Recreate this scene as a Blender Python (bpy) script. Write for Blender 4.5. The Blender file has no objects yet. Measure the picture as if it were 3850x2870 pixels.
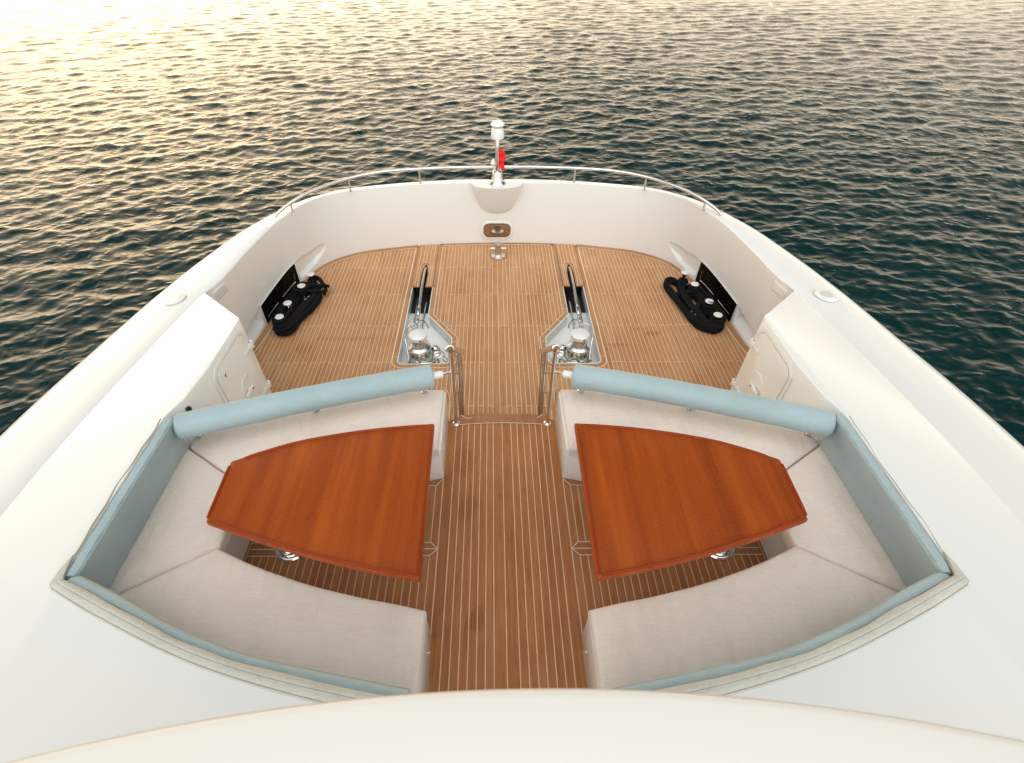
import bpy, bmesh, math, random
import numpy as np
from mathutils import Vector, Matrix
from mathutils.geometry import tessellate_polygon
random.seed(7)
SC = bpy.context.scene
COL = SC.collection

# ------------------------------------------------------------------ camera
# world frame: x starboard, y towards the bow, z up; z = 0 is the cockpit sole, boat centreline is x = 0
cam = bpy.data.cameras.new('camera')
cam.sensor_fit = 'HORIZONTAL'; cam.sensor_width = 36.0
cam.lens = 36.0 * 1865.6 / 3850.0
cam.shift_x = (1925 - 1850.8) / 3850.0
cam.shift_y = -(1435 - 1429.5) / 3850.0
cam.clip_start = 0.05; cam.clip_end = 20000
cam.dof.use_dof = True; cam.dof.focus_distance = 5.5; cam.dof.aperture_fstop = 5.0
co = bpy.data.objects.new('camera', cam); COL.objects.link(co)
pitch, yaw, roll = 0.763178, 0.001206, 0.005149
Rc = Matrix.Rotation(yaw, 4, 'Z') @ Matrix.Rotation(math.pi/2 - pitch, 4, 'X') @ Matrix.Rotation(-roll, 4, 'Z')
co.matrix_world = Matrix.Translation((-0.077, 0, 3.2)) @ Rc
SC.camera = co

# ------------------------------------------------------------------ light: hazy evening sky, veiled low sun ahead to port
SUN_AZ, SUN_EL = math.radians(34), math.radians(9)      # azimuth counted from the bow towards port
sdir = Vector((-math.sin(SUN_AZ)*math.cos(SUN_EL), math.cos(SUN_AZ)*math.cos(SUN_EL), math.sin(SUN_EL)))
W = bpy.data.worlds.new('World'); SC.world = W; W.use_nodes = True
nt = W.node_tree; nt.nodes.clear()
def N(t, kind, **kw):
    n = t.nodes.new(kind)
    for k, v in kw.items(): setattr(n, k, v)
    return n
def vmath(t, op, a, b=None):
    n = N(t, 'ShaderNodeVectorMath', operation=op)
    for i, v in enumerate((a, b)):
        if v is None: continue
        if hasattr(v, 'is_output'): t.links.new(v, n.inputs[i])
        else: n.inputs[i].default_value = v
    return n
def fm(t, op, a, b=None, c=None, clamp=False):
    n = N(t, 'ShaderNodeMath', operation=op); n.use_clamp = clamp
    for i, v in enumerate((a, b, c)):
        if v is None: continue
        if hasattr(v, 'is_output'): t.links.new(v, n.inputs[i])
        else: n.inputs[i].default_value = v
    return n.outputs[0]
def scale(t, colour, fac):
    n = N(t, 'ShaderNodeVectorMath', operation='SCALE')
    if hasattr(colour, 'is_output'): t.links.new(colour, n.inputs[0])
    else: n.inputs[0].default_value = colour
    if hasattr(fac, 'is_output'): t.links.new(fac, n.inputs['Scale'])
    else: n.inputs['Scale'].default_value = fac
    return n.outputs[0]
sky = N(nt, 'ShaderNodeTexSky', sky_type='NISHITA'); sky.sun_disc = False
sky.sun_elevation = SUN_EL; sky.sun_rotation = -SUN_AZ; sky.air_density = 1.0; sky.dust_density = 4.0; sky.ozone_density = 1.0
tc = N(nt, 'ShaderNodeTexCoord')
dirn = vmath(nt, 'NORMALIZE', tc.outputs['Generated']).outputs[0]
dot = vmath(nt, 'DOT_PRODUCT', dirn, tuple(sdir)).outputs['Value']
dpos = fm(nt, 'MAXIMUM', dot, 0.0)
sep = N(nt, 'ShaderNodeSeparateXYZ'); nt.links.new(dirn, sep.inputs[0])
el = fm(nt, 'MAXIMUM', sep.outputs[2], 0.0)
hz = fm(nt, 'POWER', fm(nt, 'SUBTRACT', 1.0, el), 3.0)          # haze thickens to the horizon
front = fm(nt, 'ADD', 0.55, fm(nt, 'MULTIPLY', sep.outputs[1], 0.45))
hz = fm(nt, 'MULTIPLY', hz, front)
g1 = fm(nt, 'POWER', dpos, 2.0); g2 = fm(nt, 'POWER', dpos, 8.0); g3 = fm(nt, 'POWER', dpos, 40.0)
up = vmath(nt, 'DOT_PRODUCT', dirn, (0.0, -0.64, 0.768)).outputs['Value']       # added fill: sky brightened overhead and astern for the whites, kept dim ahead
mr = N(nt, 'ShaderNodeMapRange', interpolation_type='SMOOTHSTEP'); nt.links.new(up, mr.inputs[0])
mr.inputs[1].default_value = 0.28; mr.inputs[2].default_value = 0.95; mr.inputs[3].default_value = 0.0; mr.inputs[4].default_value = 1.0
lowb = fm(nt, 'POWER', fm(nt, 'SUBTRACT', 1.0, el), 4.8)
lowb = fm(nt, 'MULTIPLY', lowb, front)
terms = [scale(nt, sky.outputs[0], 0.02),
         (0.05, 0.085, 0.095),
         scale(nt, (1.45, 1.44, 1.41), mr.outputs[0]),
         scale(nt, (2.25, 1.82, 1.34), lowb),
         scale(nt, (0.52, 0.58, 0.58), fm(nt, 'MAXIMUM', fm(nt, 'MULTIPLY', sep.outputs[1], -1.0), 0.0)),  # added glow from astern to lift the bow wall
         scale(nt, (1.05, 0.74, 0.42), fm(nt, 'MULTIPLY', g1, hz)),
         scale(nt, (0.45, 0.32, 0.18), fm(nt, 'MULTIPLY', g2, hz)),
         scale(nt, (0.15, 0.10, 0.05), g3)]
acc = terms[0]
for tm in terms[1:]:
    acc = vmath(nt, 'ADD', acc, tm).outputs[0]
bg = N(nt, 'ShaderNodeBackground'); bg.inputs[1].default_value = 1.0
nt.links.new(acc, bg.inputs[0])
wo = N(nt, 'ShaderNodeOutputWorld'); nt.links.new(bg.outputs[0], wo.inputs[0])
sl = bpy.data.lights.new('sun', 'SUN'); sl.energy = 0.5; sl.angle = math.radians(75); sl.color = (1.0, 0.82, 0.64)
so = bpy.data.objects.new('sun', sl); COL.objects.link(so)
so.rotation_euler = (-sdir).to_track_quat('-Z', 'Y').to_euler(); so.location = (-8, 14, 12)
SC.view_settings.view_transform = 'Standard'; SC.view_settings.look = 'None'
SC.view_settings.exposure = 0.26; SC.view_settings.gamma = 1.0

# ------------------------------------------------------------------ materials
def mat(name, col, rough=0.5, metal=0.0, coat=0.0, spec=0.5, ior=1.45):
    m = bpy.data.materials.new(name); m.use_nodes = True
    b = m.node_tree.nodes['Principled BSDF']
    b.inputs['Base Color'].default_value = (*col, 1); b.inputs['Roughness'].default_value = rough
    b.inputs['Metallic'].default_value = metal; b.inputs['Coat Weight'].default_value = coat
    b.inputs['Coat Roughness'].default_value = 0.06
    b.inputs['Specular IOR Level'].default_value = spec; b.inputs['IOR'].default_value = ior
    return m, m.node_tree, b
def coords(t, sc=(1, 1, 1)):
    g = N(t, 'ShaderNodeNewGeometry'); mp = N(t, 'ShaderNodeMapping'); mp.inputs['Scale'].default_value = sc
    t.links.new(g.outputs['Position'], mp.inputs[0]); return mp.outputs[0]
def noise(t, vec, sc, det=4, rough=0.55, dist=0.0):
    n = N(t, 'ShaderNodeTexNoise'); n.inputs['Scale'].default_value = sc; n.inputs['Detail'].default_value = det
    n.inputs['Roughness'].default_value = rough; n.inputs['Distortion'].default_value = dist
    t.links.new(vec, n.inputs['Vector']); return n.outputs['Fac']
def ramp(t, fac, stops):
    r = N(t, 'ShaderNodeValToRGB'); e = r.color_ramp.elements
    while len(e) < len(stops): e.new(0.5)
    for i, (p, c) in enumerate(stops): e[i].position = p; e[i].color = (*c, 1)
    t.links.new(fac, r.inputs[0]); return r.outputs[0]
def mixc(t, fac, a, b, mode='MIX'):
    n = N(t, 'ShaderNodeMix', data_type='RGBA', blend_type=mode)
    for k, v in ((0, fac), (6, a), (7, b)):
        if hasattr(v, 'is_output'): t.links.new(v, n.inputs[k])
        else: n.inputs[k].default_value = v if k == 0 else (*v, 1)
    return n.outputs[2]
def bump(t, b, h, strength, dist=0.01):
    n = N(t, 'ShaderNodeBump'); n.inputs['Strength'].default_value = strength; n.inputs['Distance'].default_value = dist
    t.links.new(h, n.inputs['Height']); t.links.new(n.outputs[0], b.inputs['Normal'])
def add2(t, a, b): return fm(t, 'ADD', a, b)

def gelcoat(name, col, rough=0.28):
    m, t, b = mat(name, col, rough, coat=0.5)
    p = coords(t)
    c = ramp(t, noise(t, p, 0.8, 3), [(0.3, tuple(x*0.985 for x in col)), (0.7, col)])
    t.links.new(c, b.inputs['Base Color'])
    r = N(t, 'ShaderNodeMapRange'); t.links.new(noise(t, p, 3.0, 5), r.inputs[0])
    r.inputs[3].default_value = rough-0.02; r.inputs[4].default_value = rough+0.03
    t.links.new(r.outputs[0], b.inputs['Roughness'])
    return m
M_WHITE = gelcoat('white_gelcoat', (0.82, 0.81, 0.785))
M_CREAM = gelcoat('cream_gelcoat', (0.79, 0.77, 0.735), 0.45)
M_RIM = gelcoat('grey_white_gelcoat', (0.62, 0.63, 0.62), 0.3)

def fabric(name, col, fine=420, wrinkle=0.5, wr_scale=(5, 2, 5), var=0.1):
    m, t, b = mat(name, col, 0.9, spec=0.2)
    b.inputs['Sheen Weight'].default_value = 0.25
    p = coords(t)
    n1 = noise(t, p, 3.5, 5); n2 = noise(t, coords(t, (14, 150, 150)), 1.0, 3); n3 = noise(t, p, fine, 2)
    c1 = ramp(t, n1, [(0.3, tuple(x*(1-var) for x in col)), (0.7, tuple(min(1, x*(1+var)) for x in col))])
    c2 = mixc(t, 0.12, c1, ramp(t, n2, [(0.35, tuple(x*0.62 for x in col)), (0.65, tuple(min(1, x*1.25) for x in col))]))
    t.links.new(c2, b.inputs['Base Color'])
    w = noise(t, coords(t, wr_scale), 1.0, 3, 0.5, 0.8)
    h = add2(t, fm(t, 'MULTIPLY', w, wrinkle), fm(t, 'MULTIPLY', n3, 0.05))
    h = add2(t, h, fm(t, 'MULTIPLY', n2, 0.05))
    bump(t, b, h, 0.55, 0.03)
    return m
M_SEAT = fabric('beige_terry', (0.78, 0.67, 0.60), 300, 1.1, (9, 4, 5), 0.04)
M_BLUE = fabric('blue_canvas', (0.365, 0.455, 0.475), 500, 0.12, (14, 14, 14), 0.07)
M_BAND = fabric('grey_cover_cloth', (0.55, 0.53, 0.47), 400, 0.7, (26, 22, 20), 0.07)
M_EDGE = mat('olive_piping', (0.40, 0.34, 0.24), 0.8)[0]

def metal(name, col=(0.74, 0.72, 0.70), rough=0.1):
    m, t, b = mat(name, col, rough, metal=1.0)
    p = coords(t)
    r = N(t, 'ShaderNodeMapRange'); t.links.new(noise(t, p, 25, 4), r.inputs[0])
    r.inputs[3].default_value = rough*0.5; r.inputs[4].default_value = rough*1.9
    t.links.new(r.outputs[0], b.inputs['Roughness'])
    return m
M_CHROME = metal('polished_steel')
M_SATIN = metal('worn_steel', (0.62, 0.59, 0.54), 0.28)
M_MIRROR = metal('mirror_steel', (0.42, 0.37, 0.31), 0.08)
M_CAP = metal('brushed_disc_steel', (0.86, 0.84, 0.81), 0.5); M_CAP.node_tree.nodes['Principled BSDF'].inputs['Metallic'].default_value = 0.45
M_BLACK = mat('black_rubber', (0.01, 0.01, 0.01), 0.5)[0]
M_SEAM = mat('dark_seam', (0.12, 0.11, 0.10), 0.8)[0]
M_GAP = mat('soft_grey_sealant', (0.36, 0.34, 0.31), 0.7)[0]
M_RED = mat('red_bunting', (0.80, 0.012, 0.015), 0.7)[0]
M_PLASTIC = mat('white_plastic', (0.82, 0.81, 0.78), 0.35)[0]
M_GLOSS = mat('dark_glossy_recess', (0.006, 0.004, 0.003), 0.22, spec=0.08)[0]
M_GREYP = mat('grey_lens', (0.62, 0.60, 0.55), 0.4)[0]
M_RUST = mat('stain_red', (0.5, 0.10, 0.05), 0.6)[0]
M_YEL = mat('stain_yellow', (0.55, 0.38, 0.05), 0.6)[0]

def rope_mat():
    m, t, b = mat('black_rope', (0.006, 0.006, 0.007), 0.85, spec=0.25)
    p = coords(t)
    bump(t, b, noise(t, p, 220, 2), 0.6, 0.004)
    return m
M_ROPE = rope_mat()

CAULK = (0.80, 0.63, 0.45)
STAINS = {'fore': [(1.93, 4.88, .12, .05, .42), (1.75, 4.97, .09, .04, .25), (1.42, 4.66, .16, .04, .32), (1.20, 4.58, .16, .06, .2), (-1.9, 4.80, .45, .05, .22), (-2.35, 4.62, .12, .12, .25), (2.55, 4.6, .25, .35, .15)],
          'cockpit': [(-.18, 1.20, .07, .10, .45), (-.32, 2.42, .10, .16, .30), (-.26, 2.0, .08, .12, .3), (.20, 1.7, .2, .3, .12), (.10, 1.0, .12, .1, .2)]}
def teak(name, planks, cols, butts=False, stain=0.0, grain=0.35, caulk=CAULK):
    """planks: None = one plain board; else lay seams along y in world x"""
    m, t, b = mat(name, cols[1], 0.62, spec=0.12)
    g = N(t, 'ShaderNodeNewGeometry'); s = N(t, 'ShaderNodeSeparateXYZ'); t.links.new(g.outputs['Position'], s.inputs[0])
    X, Y = s.outputs[0], s.outputs[1]
    a = fm(t, 'ABSOLUTE', X)
    pid = None; seam = None
    if planks:
        # centre planks are 75 mm, all others 52 mm; in the cockpit a 74 mm plank runs at 0.387-0.461
        if planks == 'cockpit':
            hi = fm(t, 'GREATER_THAN', a, 0.461); mid = fm(t, 'GREATER_THAN', a, 0.387)
            r1 = fm(t, 'DIVIDE', fm(t, 'SUBTRACT', a, 0.075), 0.052)
            r2 = add2(t, fm(t, 'DIVIDE', fm(t, 'SUBTRACT', a, 0.461), 0.052), 10.0)
            r3 = add2(t, fm(t, 'DIVIDE', fm(t, 'SUBTRACT', a, 0.387), 0.074), 8.0)
            def sel(f, u, v):   # f ? u : v
                return add2(t, fm(t, 'MULTIPLY', f, u), fm(t, 'MULTIPLY', fm(t, 'SUBTRACT', 1.0, f), v))
            rel = sel(hi, r2, sel(mid, r3, r1))
        else:
            rel = fm(t, 'DIVIDE', fm(t, 'SUBTRACT', a, 0.075), 0.052)
        inner = fm(t, 'LESS_THAN', a, 0.075)
        fl = fm(t, 'FLOOR', rel); fr = fm(t, 'SUBTRACT', rel, fl)
        fl = fm(t, 'MAXIMUM', fl, -1.0)
        edge = fm(t, 'MULTIPLY', fm(t, 'MINIMUM', fr, fm(t, 'SUBTRACT', 1.0, fr)), 0.052)
        edge_in = fm(t, 'MINIMUM', a, fm(t, 'SUBTRACT', 0.075, a))
        d = add2(t, fm(t, 'MULTIPLY', inner, edge_in), fm(t, 'MULTIPLY', fm(t, 'SUBTRACT', 1.0, inner), edge))
        wob = fm(t, 'MULTIPLY', fm(t, 'SUBTRACT', noise(t, coords(t, (1, 1, 1)), 9, 2), 0.5), 0.0012)
        seam = fm(t, 'SMOOTH_MIN', 1.0, fm(t, 'MAXIMUM', 0.0, fm(t, 'MULTIPLY', fm(t, 'SUBTRACT', add2(t, 0.0034, wob), d), 900.0)), 0.0)
        sg = fm(t, 'SIGN', X)
        pid = add2(t, fm(t, 'MULTIPLY', fm(t, 'ADD', fl, 3.0), sg), 0.0)
        if butts:
            par = fm(t, 'MODULO', fm(t, 'ADD', fl, 3.0), 2.0)
            par2 = fm(t, 'MODULO', fm(t, 'FLOOR', fm(t, 'DIVIDE', fm(t, 'ADD', fl, 5.0), 2.0)), 2.0)
            # butt rows about every 0.70 m; alternate planks are cut at each row
            yy = fm(t, 'DIVIDE', fm(t, 'SUBTRACT', Y, 3.647), 0.703)
            rowi = fm(t, 'ROUND', yy)
            dist = fm(t, 'MULTIPLY', fm(t, 'ABSOLUTE', fm(t, 'SUBTRACT', yy, rowi)), 0.703)
            wn = N(t, 'ShaderNodeTexWhiteNoise', noise_dimensions='2D')
            cb = N(t, 'ShaderNodeCombineXYZ'); t.links.new(pid, cb.inputs[0]); t.links.new(rowi, cb.inputs[1])
            t.links.new(cb.outputs[0], wn.inputs['Vector'])
            on = fm(t, 'MAXIMUM', par, fm(t, 'GREATER_THAN', wn.outputs[0], 0.86))
            bs = fm(t, 'MULTIPLY', fm(t, 'LESS_THAN', dist, 0.0028), on)
            seam = fm(t, 'MAXIMUM', seam, bs)
            # segment number changes at a row only where the plank is cut
            seg = fm(t, 'FLOOR', add2(t, yy, fm(t, 'MULTIPLY', par2, 0.0)))
        else:
            seg = fm(t, 'MULTIPLY', X, 0.0)
        wn2 = N(t, 'ShaderNodeTexWhiteNoise', noise_dimensions='2D')
        cb = N(t, 'ShaderNodeCombineXYZ'); t.links.new(pid, cb.inputs[0]); t.links.new(seg, cb.inputs[1])
        t.links.new(cb.outputs[0], wn2.inputs['Vector'])
        pc = wn2.outputs[0]
    p1 = coords(t, (1, 0.05, 1)); p0 = coords(t)
    gr = noise(t, coords(t, (150, 5, 150)), 1.0, 4, 0.6, 0.3)
    gr2 = noise(t, coords(t, (45, 2.2, 45)), 1.0, 3, 0.6, 0.5)
    patch = noise(t, p0, 1.6, 5, 0.6)
    base = ramp(t, pc, [(0.0, cols[0]), (0.35, cols[1]), (0.7, cols[1]), (1.0, cols[2])]) if planks else ramp(t, patch, [(0.3, cols[0]), (0.5, cols[1]), (0.75, cols[2])])
    dark = tuple(x*0.62 for x in cols[0]); light = tuple(min(1, x*1.18) for x in cols[2])
    c = mixc(t, grain, base, ramp(t, gr, [(0.35, dark), (0.62, light)]))
    c = mixc(t, 0.25, c, ramp(t, gr2, [(0.38, dark), (0.62, light)]))
    c = mixc(t, 0.30, c, ramp(t, patch, [(0.35, cols[0]), (0.65, cols[2])]))
    blot = noise(t, p0, 5.5, 6, 0.7, 1.2)
    bm = fm(t, 'MULTIPLY', N_map(t, blot, 0.60, 0.74), 0.35 + stain)
    c = mixc(t, bm, c, tuple(x*0.45 for x in cols[0]))
    for (sx_, sy_, rx_, ry_, amt) in STAINS.get(planks, ()):
        dx = fm(t, 'DIVIDE', fm(t, 'SUBTRACT', X, sx_), rx_); dy = fm(t, 'DIVIDE', fm(t, 'SUBTRACT', Y, sy_), ry_)
        dd = fm(t, 'SQRT', fm(t, 'ADD', fm(t, 'MULTIPLY', dx, dx), fm(t, 'MULTIPLY', dy, dy)))
        dd = fm(t, 'ADD', dd, fm(t, 'MULTIPLY', fm(t, 'SUBTRACT', noise(t, p0, 11, 5, 0.65, 1.0), 0.5), 2.6))
        mk = fm(t, 'MULTIPLY', fm(t, 'SUBTRACT', 1.0, N_map(t, dd, 0.55, 1.15)), amt)
        c = mixc(t, mk, c, (0.22, 0.060, 0.022))
    if planks:
        cc = ramp(t, noise(t, p0, 14, 4), [(0.3, tuple(x*0.82 for x in caulk)), (0.7, caulk)])
        c = mixc(t, seam, c, cc)
        h = add2(t, fm(t, 'MULTIPLY', gr, 0.25), fm(t, 'MULTIPLY', seam, 0.12))
    else:
        h = fm(t, 'MULTIPLY', gr, 0.25)
    t.links.new(c, b.inputs['Base Color'])
    bump(t, b, h, 0.35, 0.004)
    return m
def N_map(t, v, lo, hi):
    r = N(t, 'ShaderNodeMapRange', interpolation_type='SMOOTHSTEP'); t.links.new(v, r.inputs[0])
    r.inputs[1].default_value = lo; r.inputs[2].default_value = hi
    return r.outputs[0]
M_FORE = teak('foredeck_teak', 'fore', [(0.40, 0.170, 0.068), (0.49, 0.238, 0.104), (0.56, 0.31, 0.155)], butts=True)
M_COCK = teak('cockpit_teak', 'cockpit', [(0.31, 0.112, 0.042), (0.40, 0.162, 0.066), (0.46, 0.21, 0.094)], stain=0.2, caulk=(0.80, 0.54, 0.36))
M_TRIM = teak('teak_margin_board', None, [(0.38, 0.175, 0.075), (0.46, 0.225, 0.10), (0.50, 0.27, 0.13)])
M_TRIMD = teak('teak_step_board', None, [(0.30, 0.125, 0.060), (0.36, 0.165, 0.085), (0.40, 0.20, 0.105)])
M_OILED = teak('oiled_teak_plank', None, [(0.33, 0.115, 0.035), (0.42, 0.170, 0.060), (0.46, 0.22, 0.09)], stain=0.2)
M_CAULK = mat('deck_caulk', CAULK, 0.8)[0]

def table_mat():
    m, t, b = mat('varnished_mahogany', (0.35, 0.07, 0.012), 0.33, spec=0.16)
    b.inputs['Coat Roughness'].default_value = 0.25
    p0 = coords(t)
    st = noise(t, coords(t, (7.5, 0.5, 3)), 1.0, 3, 0.5, 0.4)
    gr = noise(t, coords(t, (120, 3.0, 60)), 1.0, 5, 0.65, 0.4)
    fl = noise(t, coords(t, (300, 60, 100)), 1.0, 2, 0.5)
    c = ramp(t, st, [(0.30, (0.20, 0.030, 0.005)), (0.5, (0.31, 0.054, 0.008)), (0.68, (0.41, 0.086, 0.012))])
    c = mixc(t, 0.22, c, ramp(t, gr, [(0.35, (0.20, 0.032, 0.006)), (0.65, (0.44, 0.09, 0.012))]))
    c = mixc(t, 0.12, c, ramp(t, fl, [(0.4, (0.2, 0.03, 0.008)), (0.6, (0.6, 0.17, 0.03))]))
    t.links.new(c, b.inputs['Base Color'])
    bump(t, b, gr, 0.08, 0.002)
    return m
M_TABLE = table_mat()
M_RIMWOOD = mat('varnished_rim', (0.27, 0.036, 0.005), 0.25, spec=0.25)[0]

# ------------------------------------------------------------------ helpers
def tag(o, label=None, cat=None, group=None, kind=None):
    for k, v in (('label', label), ('category', cat), ('group', group), ('kind', kind)):
        if v: o[k] = v
    return o
def empty(name, loc, label, cat, group=None):
    o = bpy.data.objects.new(name, None); COL.objects.link(o); o.location = loc
    o.empty_display_size = 0.1
    return tag(o, label, cat, group)
def link_mesh(name, me, m, parent=None, smooth=True, label=None):
    o = bpy.data.objects.new(name, me); COL.objects.link(o)
    me.materials.append(m)
    if smooth:
        for p in me.polygons: p.use_smooth = True
        if smooth is not True: me.set_sharp_from_angle(angle=math.radians(smooth))
    if parent is not None:
        o.parent = parent
        wl = Vector((0, 0, 0)); q = parent
        while q is not None: wl += q.location; q = q.parent
        o.location = -wl            # meshes are written in world coordinates
        # move the origin to the mesh so that the object sits where its shape is
        c = sum((v.co for v in me.vertices), Vector()) / max(1, len(me.vertices))
        me.transform(Matrix.Translation(-c)); o.location = o.location + c
    if label: o['label'] = label
    return o
class MB:
    def __init__(s): s.bm = bmesh.new()
    def add(s, verts, faces):
        vs = [s.bm.verts.new(v) for v in verts]
        for f in faces:
            try: s.bm.faces.new([vs[i] for i in f])
            except ValueError: pass
        return s
    def box(s, c, d, rot=None):
        vs = [Vector((sx*d[0]/2, sy*d[1]/2, sz*d[2]/2)) for sx in (-1, 1) for sy in (-1, 1) for sz in (-1, 1)]
        if rot is not None: vs = [rot @ v for v in vs]
        vs = [v + Vector(c) for v in vs]
        return s.add(vs, [(0, 1, 3, 2), (4, 6, 7, 5), (0, 4, 5, 1), (2, 3, 7, 6), (0, 2, 6, 4), (1, 5, 7, 3)])
    def prism(s, poly, z0, z1):
        n = len(poly)
        f0 = z0 if callable(z0) else (lambda x, y: z0); f1 = z1 if callable(z1) else (lambda x, y: z1)
        vs = [(x, y, f0(x, y)) for x, y in poly] + [(x, y, f1(x, y)) for x, y in poly]
        return s.add(vs, [tuple(range(n))[::-1], tuple(range(n, 2*n))] + [(i, (i+1) % n, n+(i+1) % n, n+i) for i in range(n)])
    def tube(s, path, r, n=12, caps=True, closed=False):
        P = [Vector(p) for p in path]; rs = r if isinstance(r, (list, tuple)) else [r]*len(P)
        T = []
        for i in range(len(P)):
            if closed: d = P[(i+1) % len(P)] - P[i-1]
            else: d = P[min(i+1, len(P)-1)] - P[max(i-1, 0)]
            T.append(d.normalized())
        u = T[0].orthogonal().normalized(); vs = []
        for i, p in enumerate(P):
            u = (u - T[i]*u.dot(T[i])).normalized(); w = T[i].cross(u)
            vs += [p + rs[i]*(math.cos(2*math.pi*k/n)*u + math.sin(2*math.pi*k/n)*w) for k in range(n)]
        fs = []; m = len(P)
        for i in range(m if closed else m-1):
            a, b2 = i*n, ((i+1) % m)*n
            fs += [(a+k, a+(k+1) % n, b2+(k+1) % n, b2+k) for k in range(n)]
        if caps and not closed: fs += [tuple(range(n))[::-1], tuple(range((m-1)*n, m*n))]
        return s.add(vs, fs)
    def lathe(s, prof, c, axis=(0, 0, 1), n=36):
        q = Vector((0, 0, 1)).rotation_difference(Vector(axis).normalized()); vs = []; fs = []
        for (r, z) in prof:
            vs += [Vector(c) + q @ Vector((max(r, 1e-4)*math.cos(2*math.pi*k/n), max(r, 1e-4)*math.sin(2*math.pi*k/n), z)) for k in range(n)]
        for i in range(len(prof)-1):
            fs += [(i*n+k, i*n+(k+1) % n, (i+1)*n+(k+1) % n, (i+1)*n+k) for k in range(n)]
        fs += [tuple(range(n))[::-1], tuple(range((len(prof)-1)*n, len(prof)*n))]
        return s.add(vs, fs)
    def torus(s, c, R, r, axis=(0, 0, 1), n=36, m=10, sx=1.0):
        q = Vector((0, 0, 1)).rotation_difference(Vector(axis).normalized())
        path = [Vector(c) + q @ Vector((R*sx*math.cos(2*math.pi*k/n), R*math.sin(2*math.pi*k/n), 0)) for k in range(n)]
        return s.tube(path, r, m, closed=True)
    def strip(s, path, w, z, closed=False, th=0.0):
        """flat ribbon of width w centred on a 2D path at height z"""
        P = [Vector(p) for p in path]; n = len(P); L = []; R = []
        for i in range(n):
            if closed: a, b2 = P[i-1], P[(i+1) % n]; d1 = (P[i]-a).normalized(); d2 = (b2-P[i]).normalized()
            else:
                d1 = (P[i]-P[max(i-1, 0)]); d2 = (P[min(i+1, n-1)]-P[i])
                d1 = d1.normalized() if d1.length > 0 else d2.normalized(); d2 = d2.normalized() if d2.length > 0 else d1
            nn = Vector((-(d1+d2).y, (d1+d2).x)).normalized()
            k = 1/max(0.4, nn.dot(Vector((-d1.y, d1.x))))
            L.append(P[i]+nn*w/2*k); R.append(P[i]-nn*w/2*k)
        vs = [(p.x, p.y, z) for p in L] + [(p.x, p.y, z) for p in R]
        return s.add(vs, [(i, n+i, n+(i+1) % n, (i+1) % n) for i in range(n if closed else n-1)])
    def tess(s, loops, z):
        tr = tessellate_polygon([[Vector((x, y, 0)) for x, y in lp] for lp in loops])
        flat = [p for lp in loops for p in lp]
        f = z if callable(z) else (lambda x, y: z)
        return s.add([(x, y, f(x, y)) for x, y in flat], tr)
    def build(s, name, m, parent=None, smooth=35, bevel=0, seg=2, label=None, weld=True):
        if weld: bmesh.ops.remove_doubles(s.bm, verts=s.bm.verts, dist=1e-5)
        bmesh.ops.recalc_face_normals(s.bm, faces=s.bm.faces)
        if bevel:
            ed = [e for e in s.bm.edges if len(e.link_faces) == 2 and e.calc_face_angle(0) > math.radians(32)]
            bmesh.ops.bevel(s.bm, geom=ed, offset=bevel, segments=seg, profile=0.5, affect='EDGES', clamp_overlap=True)
        me = bpy.data.meshes.new(name); s.bm.to_mesh(me); s.bm.free()
        return link_mesh(name, me, m, parent, smooth, label)
def face_up(o):
    me = o.data
    bm = bmesh.new(); bm.from_mesh(me)
    for f in bm.faces:
        if f.normal.z < 0: f.normal_flip()
    bm.to_mesh(me); bm.free(); return o
def cr(pts, per=8, closed=False):
    """Catmull-Rom resample"""
    P = [Vector(p) for p in pts]; n = len(P); out = []
    for i in range(n if closed else n-1):
        if closed: a, b, c, d = P[i-1], P[i], P[(i+1) % n], P[(i+2) % n]
        else: a, b, c, d = P[max(i-1, 0)], P[i], P[i+1], P[min(i+2, n-1)]
        for k in range(per):
            t = k/per
            out.append(0.5*((2*b)+(c-a)*t+(2*a-5*b+4*c-d)*t*t+(3*b-a-3*c+d)*t**3))
    if not closed: out.append(P[-1])
    return out
def copy_tree(o, parent=None):
    c = o.copy(); COL.objects.link(c); c.parent = parent
    for ch in list(o.children): copy_tree(ch, c)
    return c
def arcpts(cx, cy, r, a0, a1, n=6):
    return [(cx+r*math.cos(math.radians(a0+(a1-a0)*k/n)), cy+r*math.sin(math.radians(a0+(a1-a0)*k/n))) for k in range(n+1)]

# ------------------------------------------------------------------ the yacht
YACHT = empty('motor_yacht', (0, 3, -0.67), 'large white motor yacht with broad rounded bow and teak decks seen from above', 'yacht')
FZ = -0.67
KEYS = [((0, 7.19), (0, 7.50)), ((.53, 7.18), (.56, 7.49)), ((1.2, 7.131), (1.3, 7.38)), ((1.923, 6.976), (2.08, 7.20)),
        ((2.189, 6.875), (2.45, 7.02)), ((2.448, 6.704), (2.78, 6.74)), ((2.628, 6.483), (3.0, 6.45)), ((2.76, 6.15), (3.20, 6.12)),
        ((2.859, 5.8), (3.37, 5.75)), ((2.948, 5.16), (3.58, 5.08)), ((2.998, 4.656), (3.70, 4.6)), ((3.07, 4.36), (3.76, 4.3)),
        ((3.15, 3.77), (3.87, 3.70)), ((3.24, 2.98), (3.98, 2.98)), ((3.30, 2.31), (4.05, 2.31)), ((3.32, 1.73), (4.09, 1.73)),
        ((3.34, 0), (4.13, 0)), ((3.34, -2.2), (4.13, -2.2))]
def full(pts):   # port mirror then starboard
    return [(-x, y) for x, y in pts[::-1] if x > 1e-6] + list(pts)
inn = cr([Vector(a) for a in full([k[0] for k in KEYS])], 6)
out = cr([Vector(k) for k in full([k[1] for k in KEYS])], 6)
CAPZ = 0.30
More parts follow.
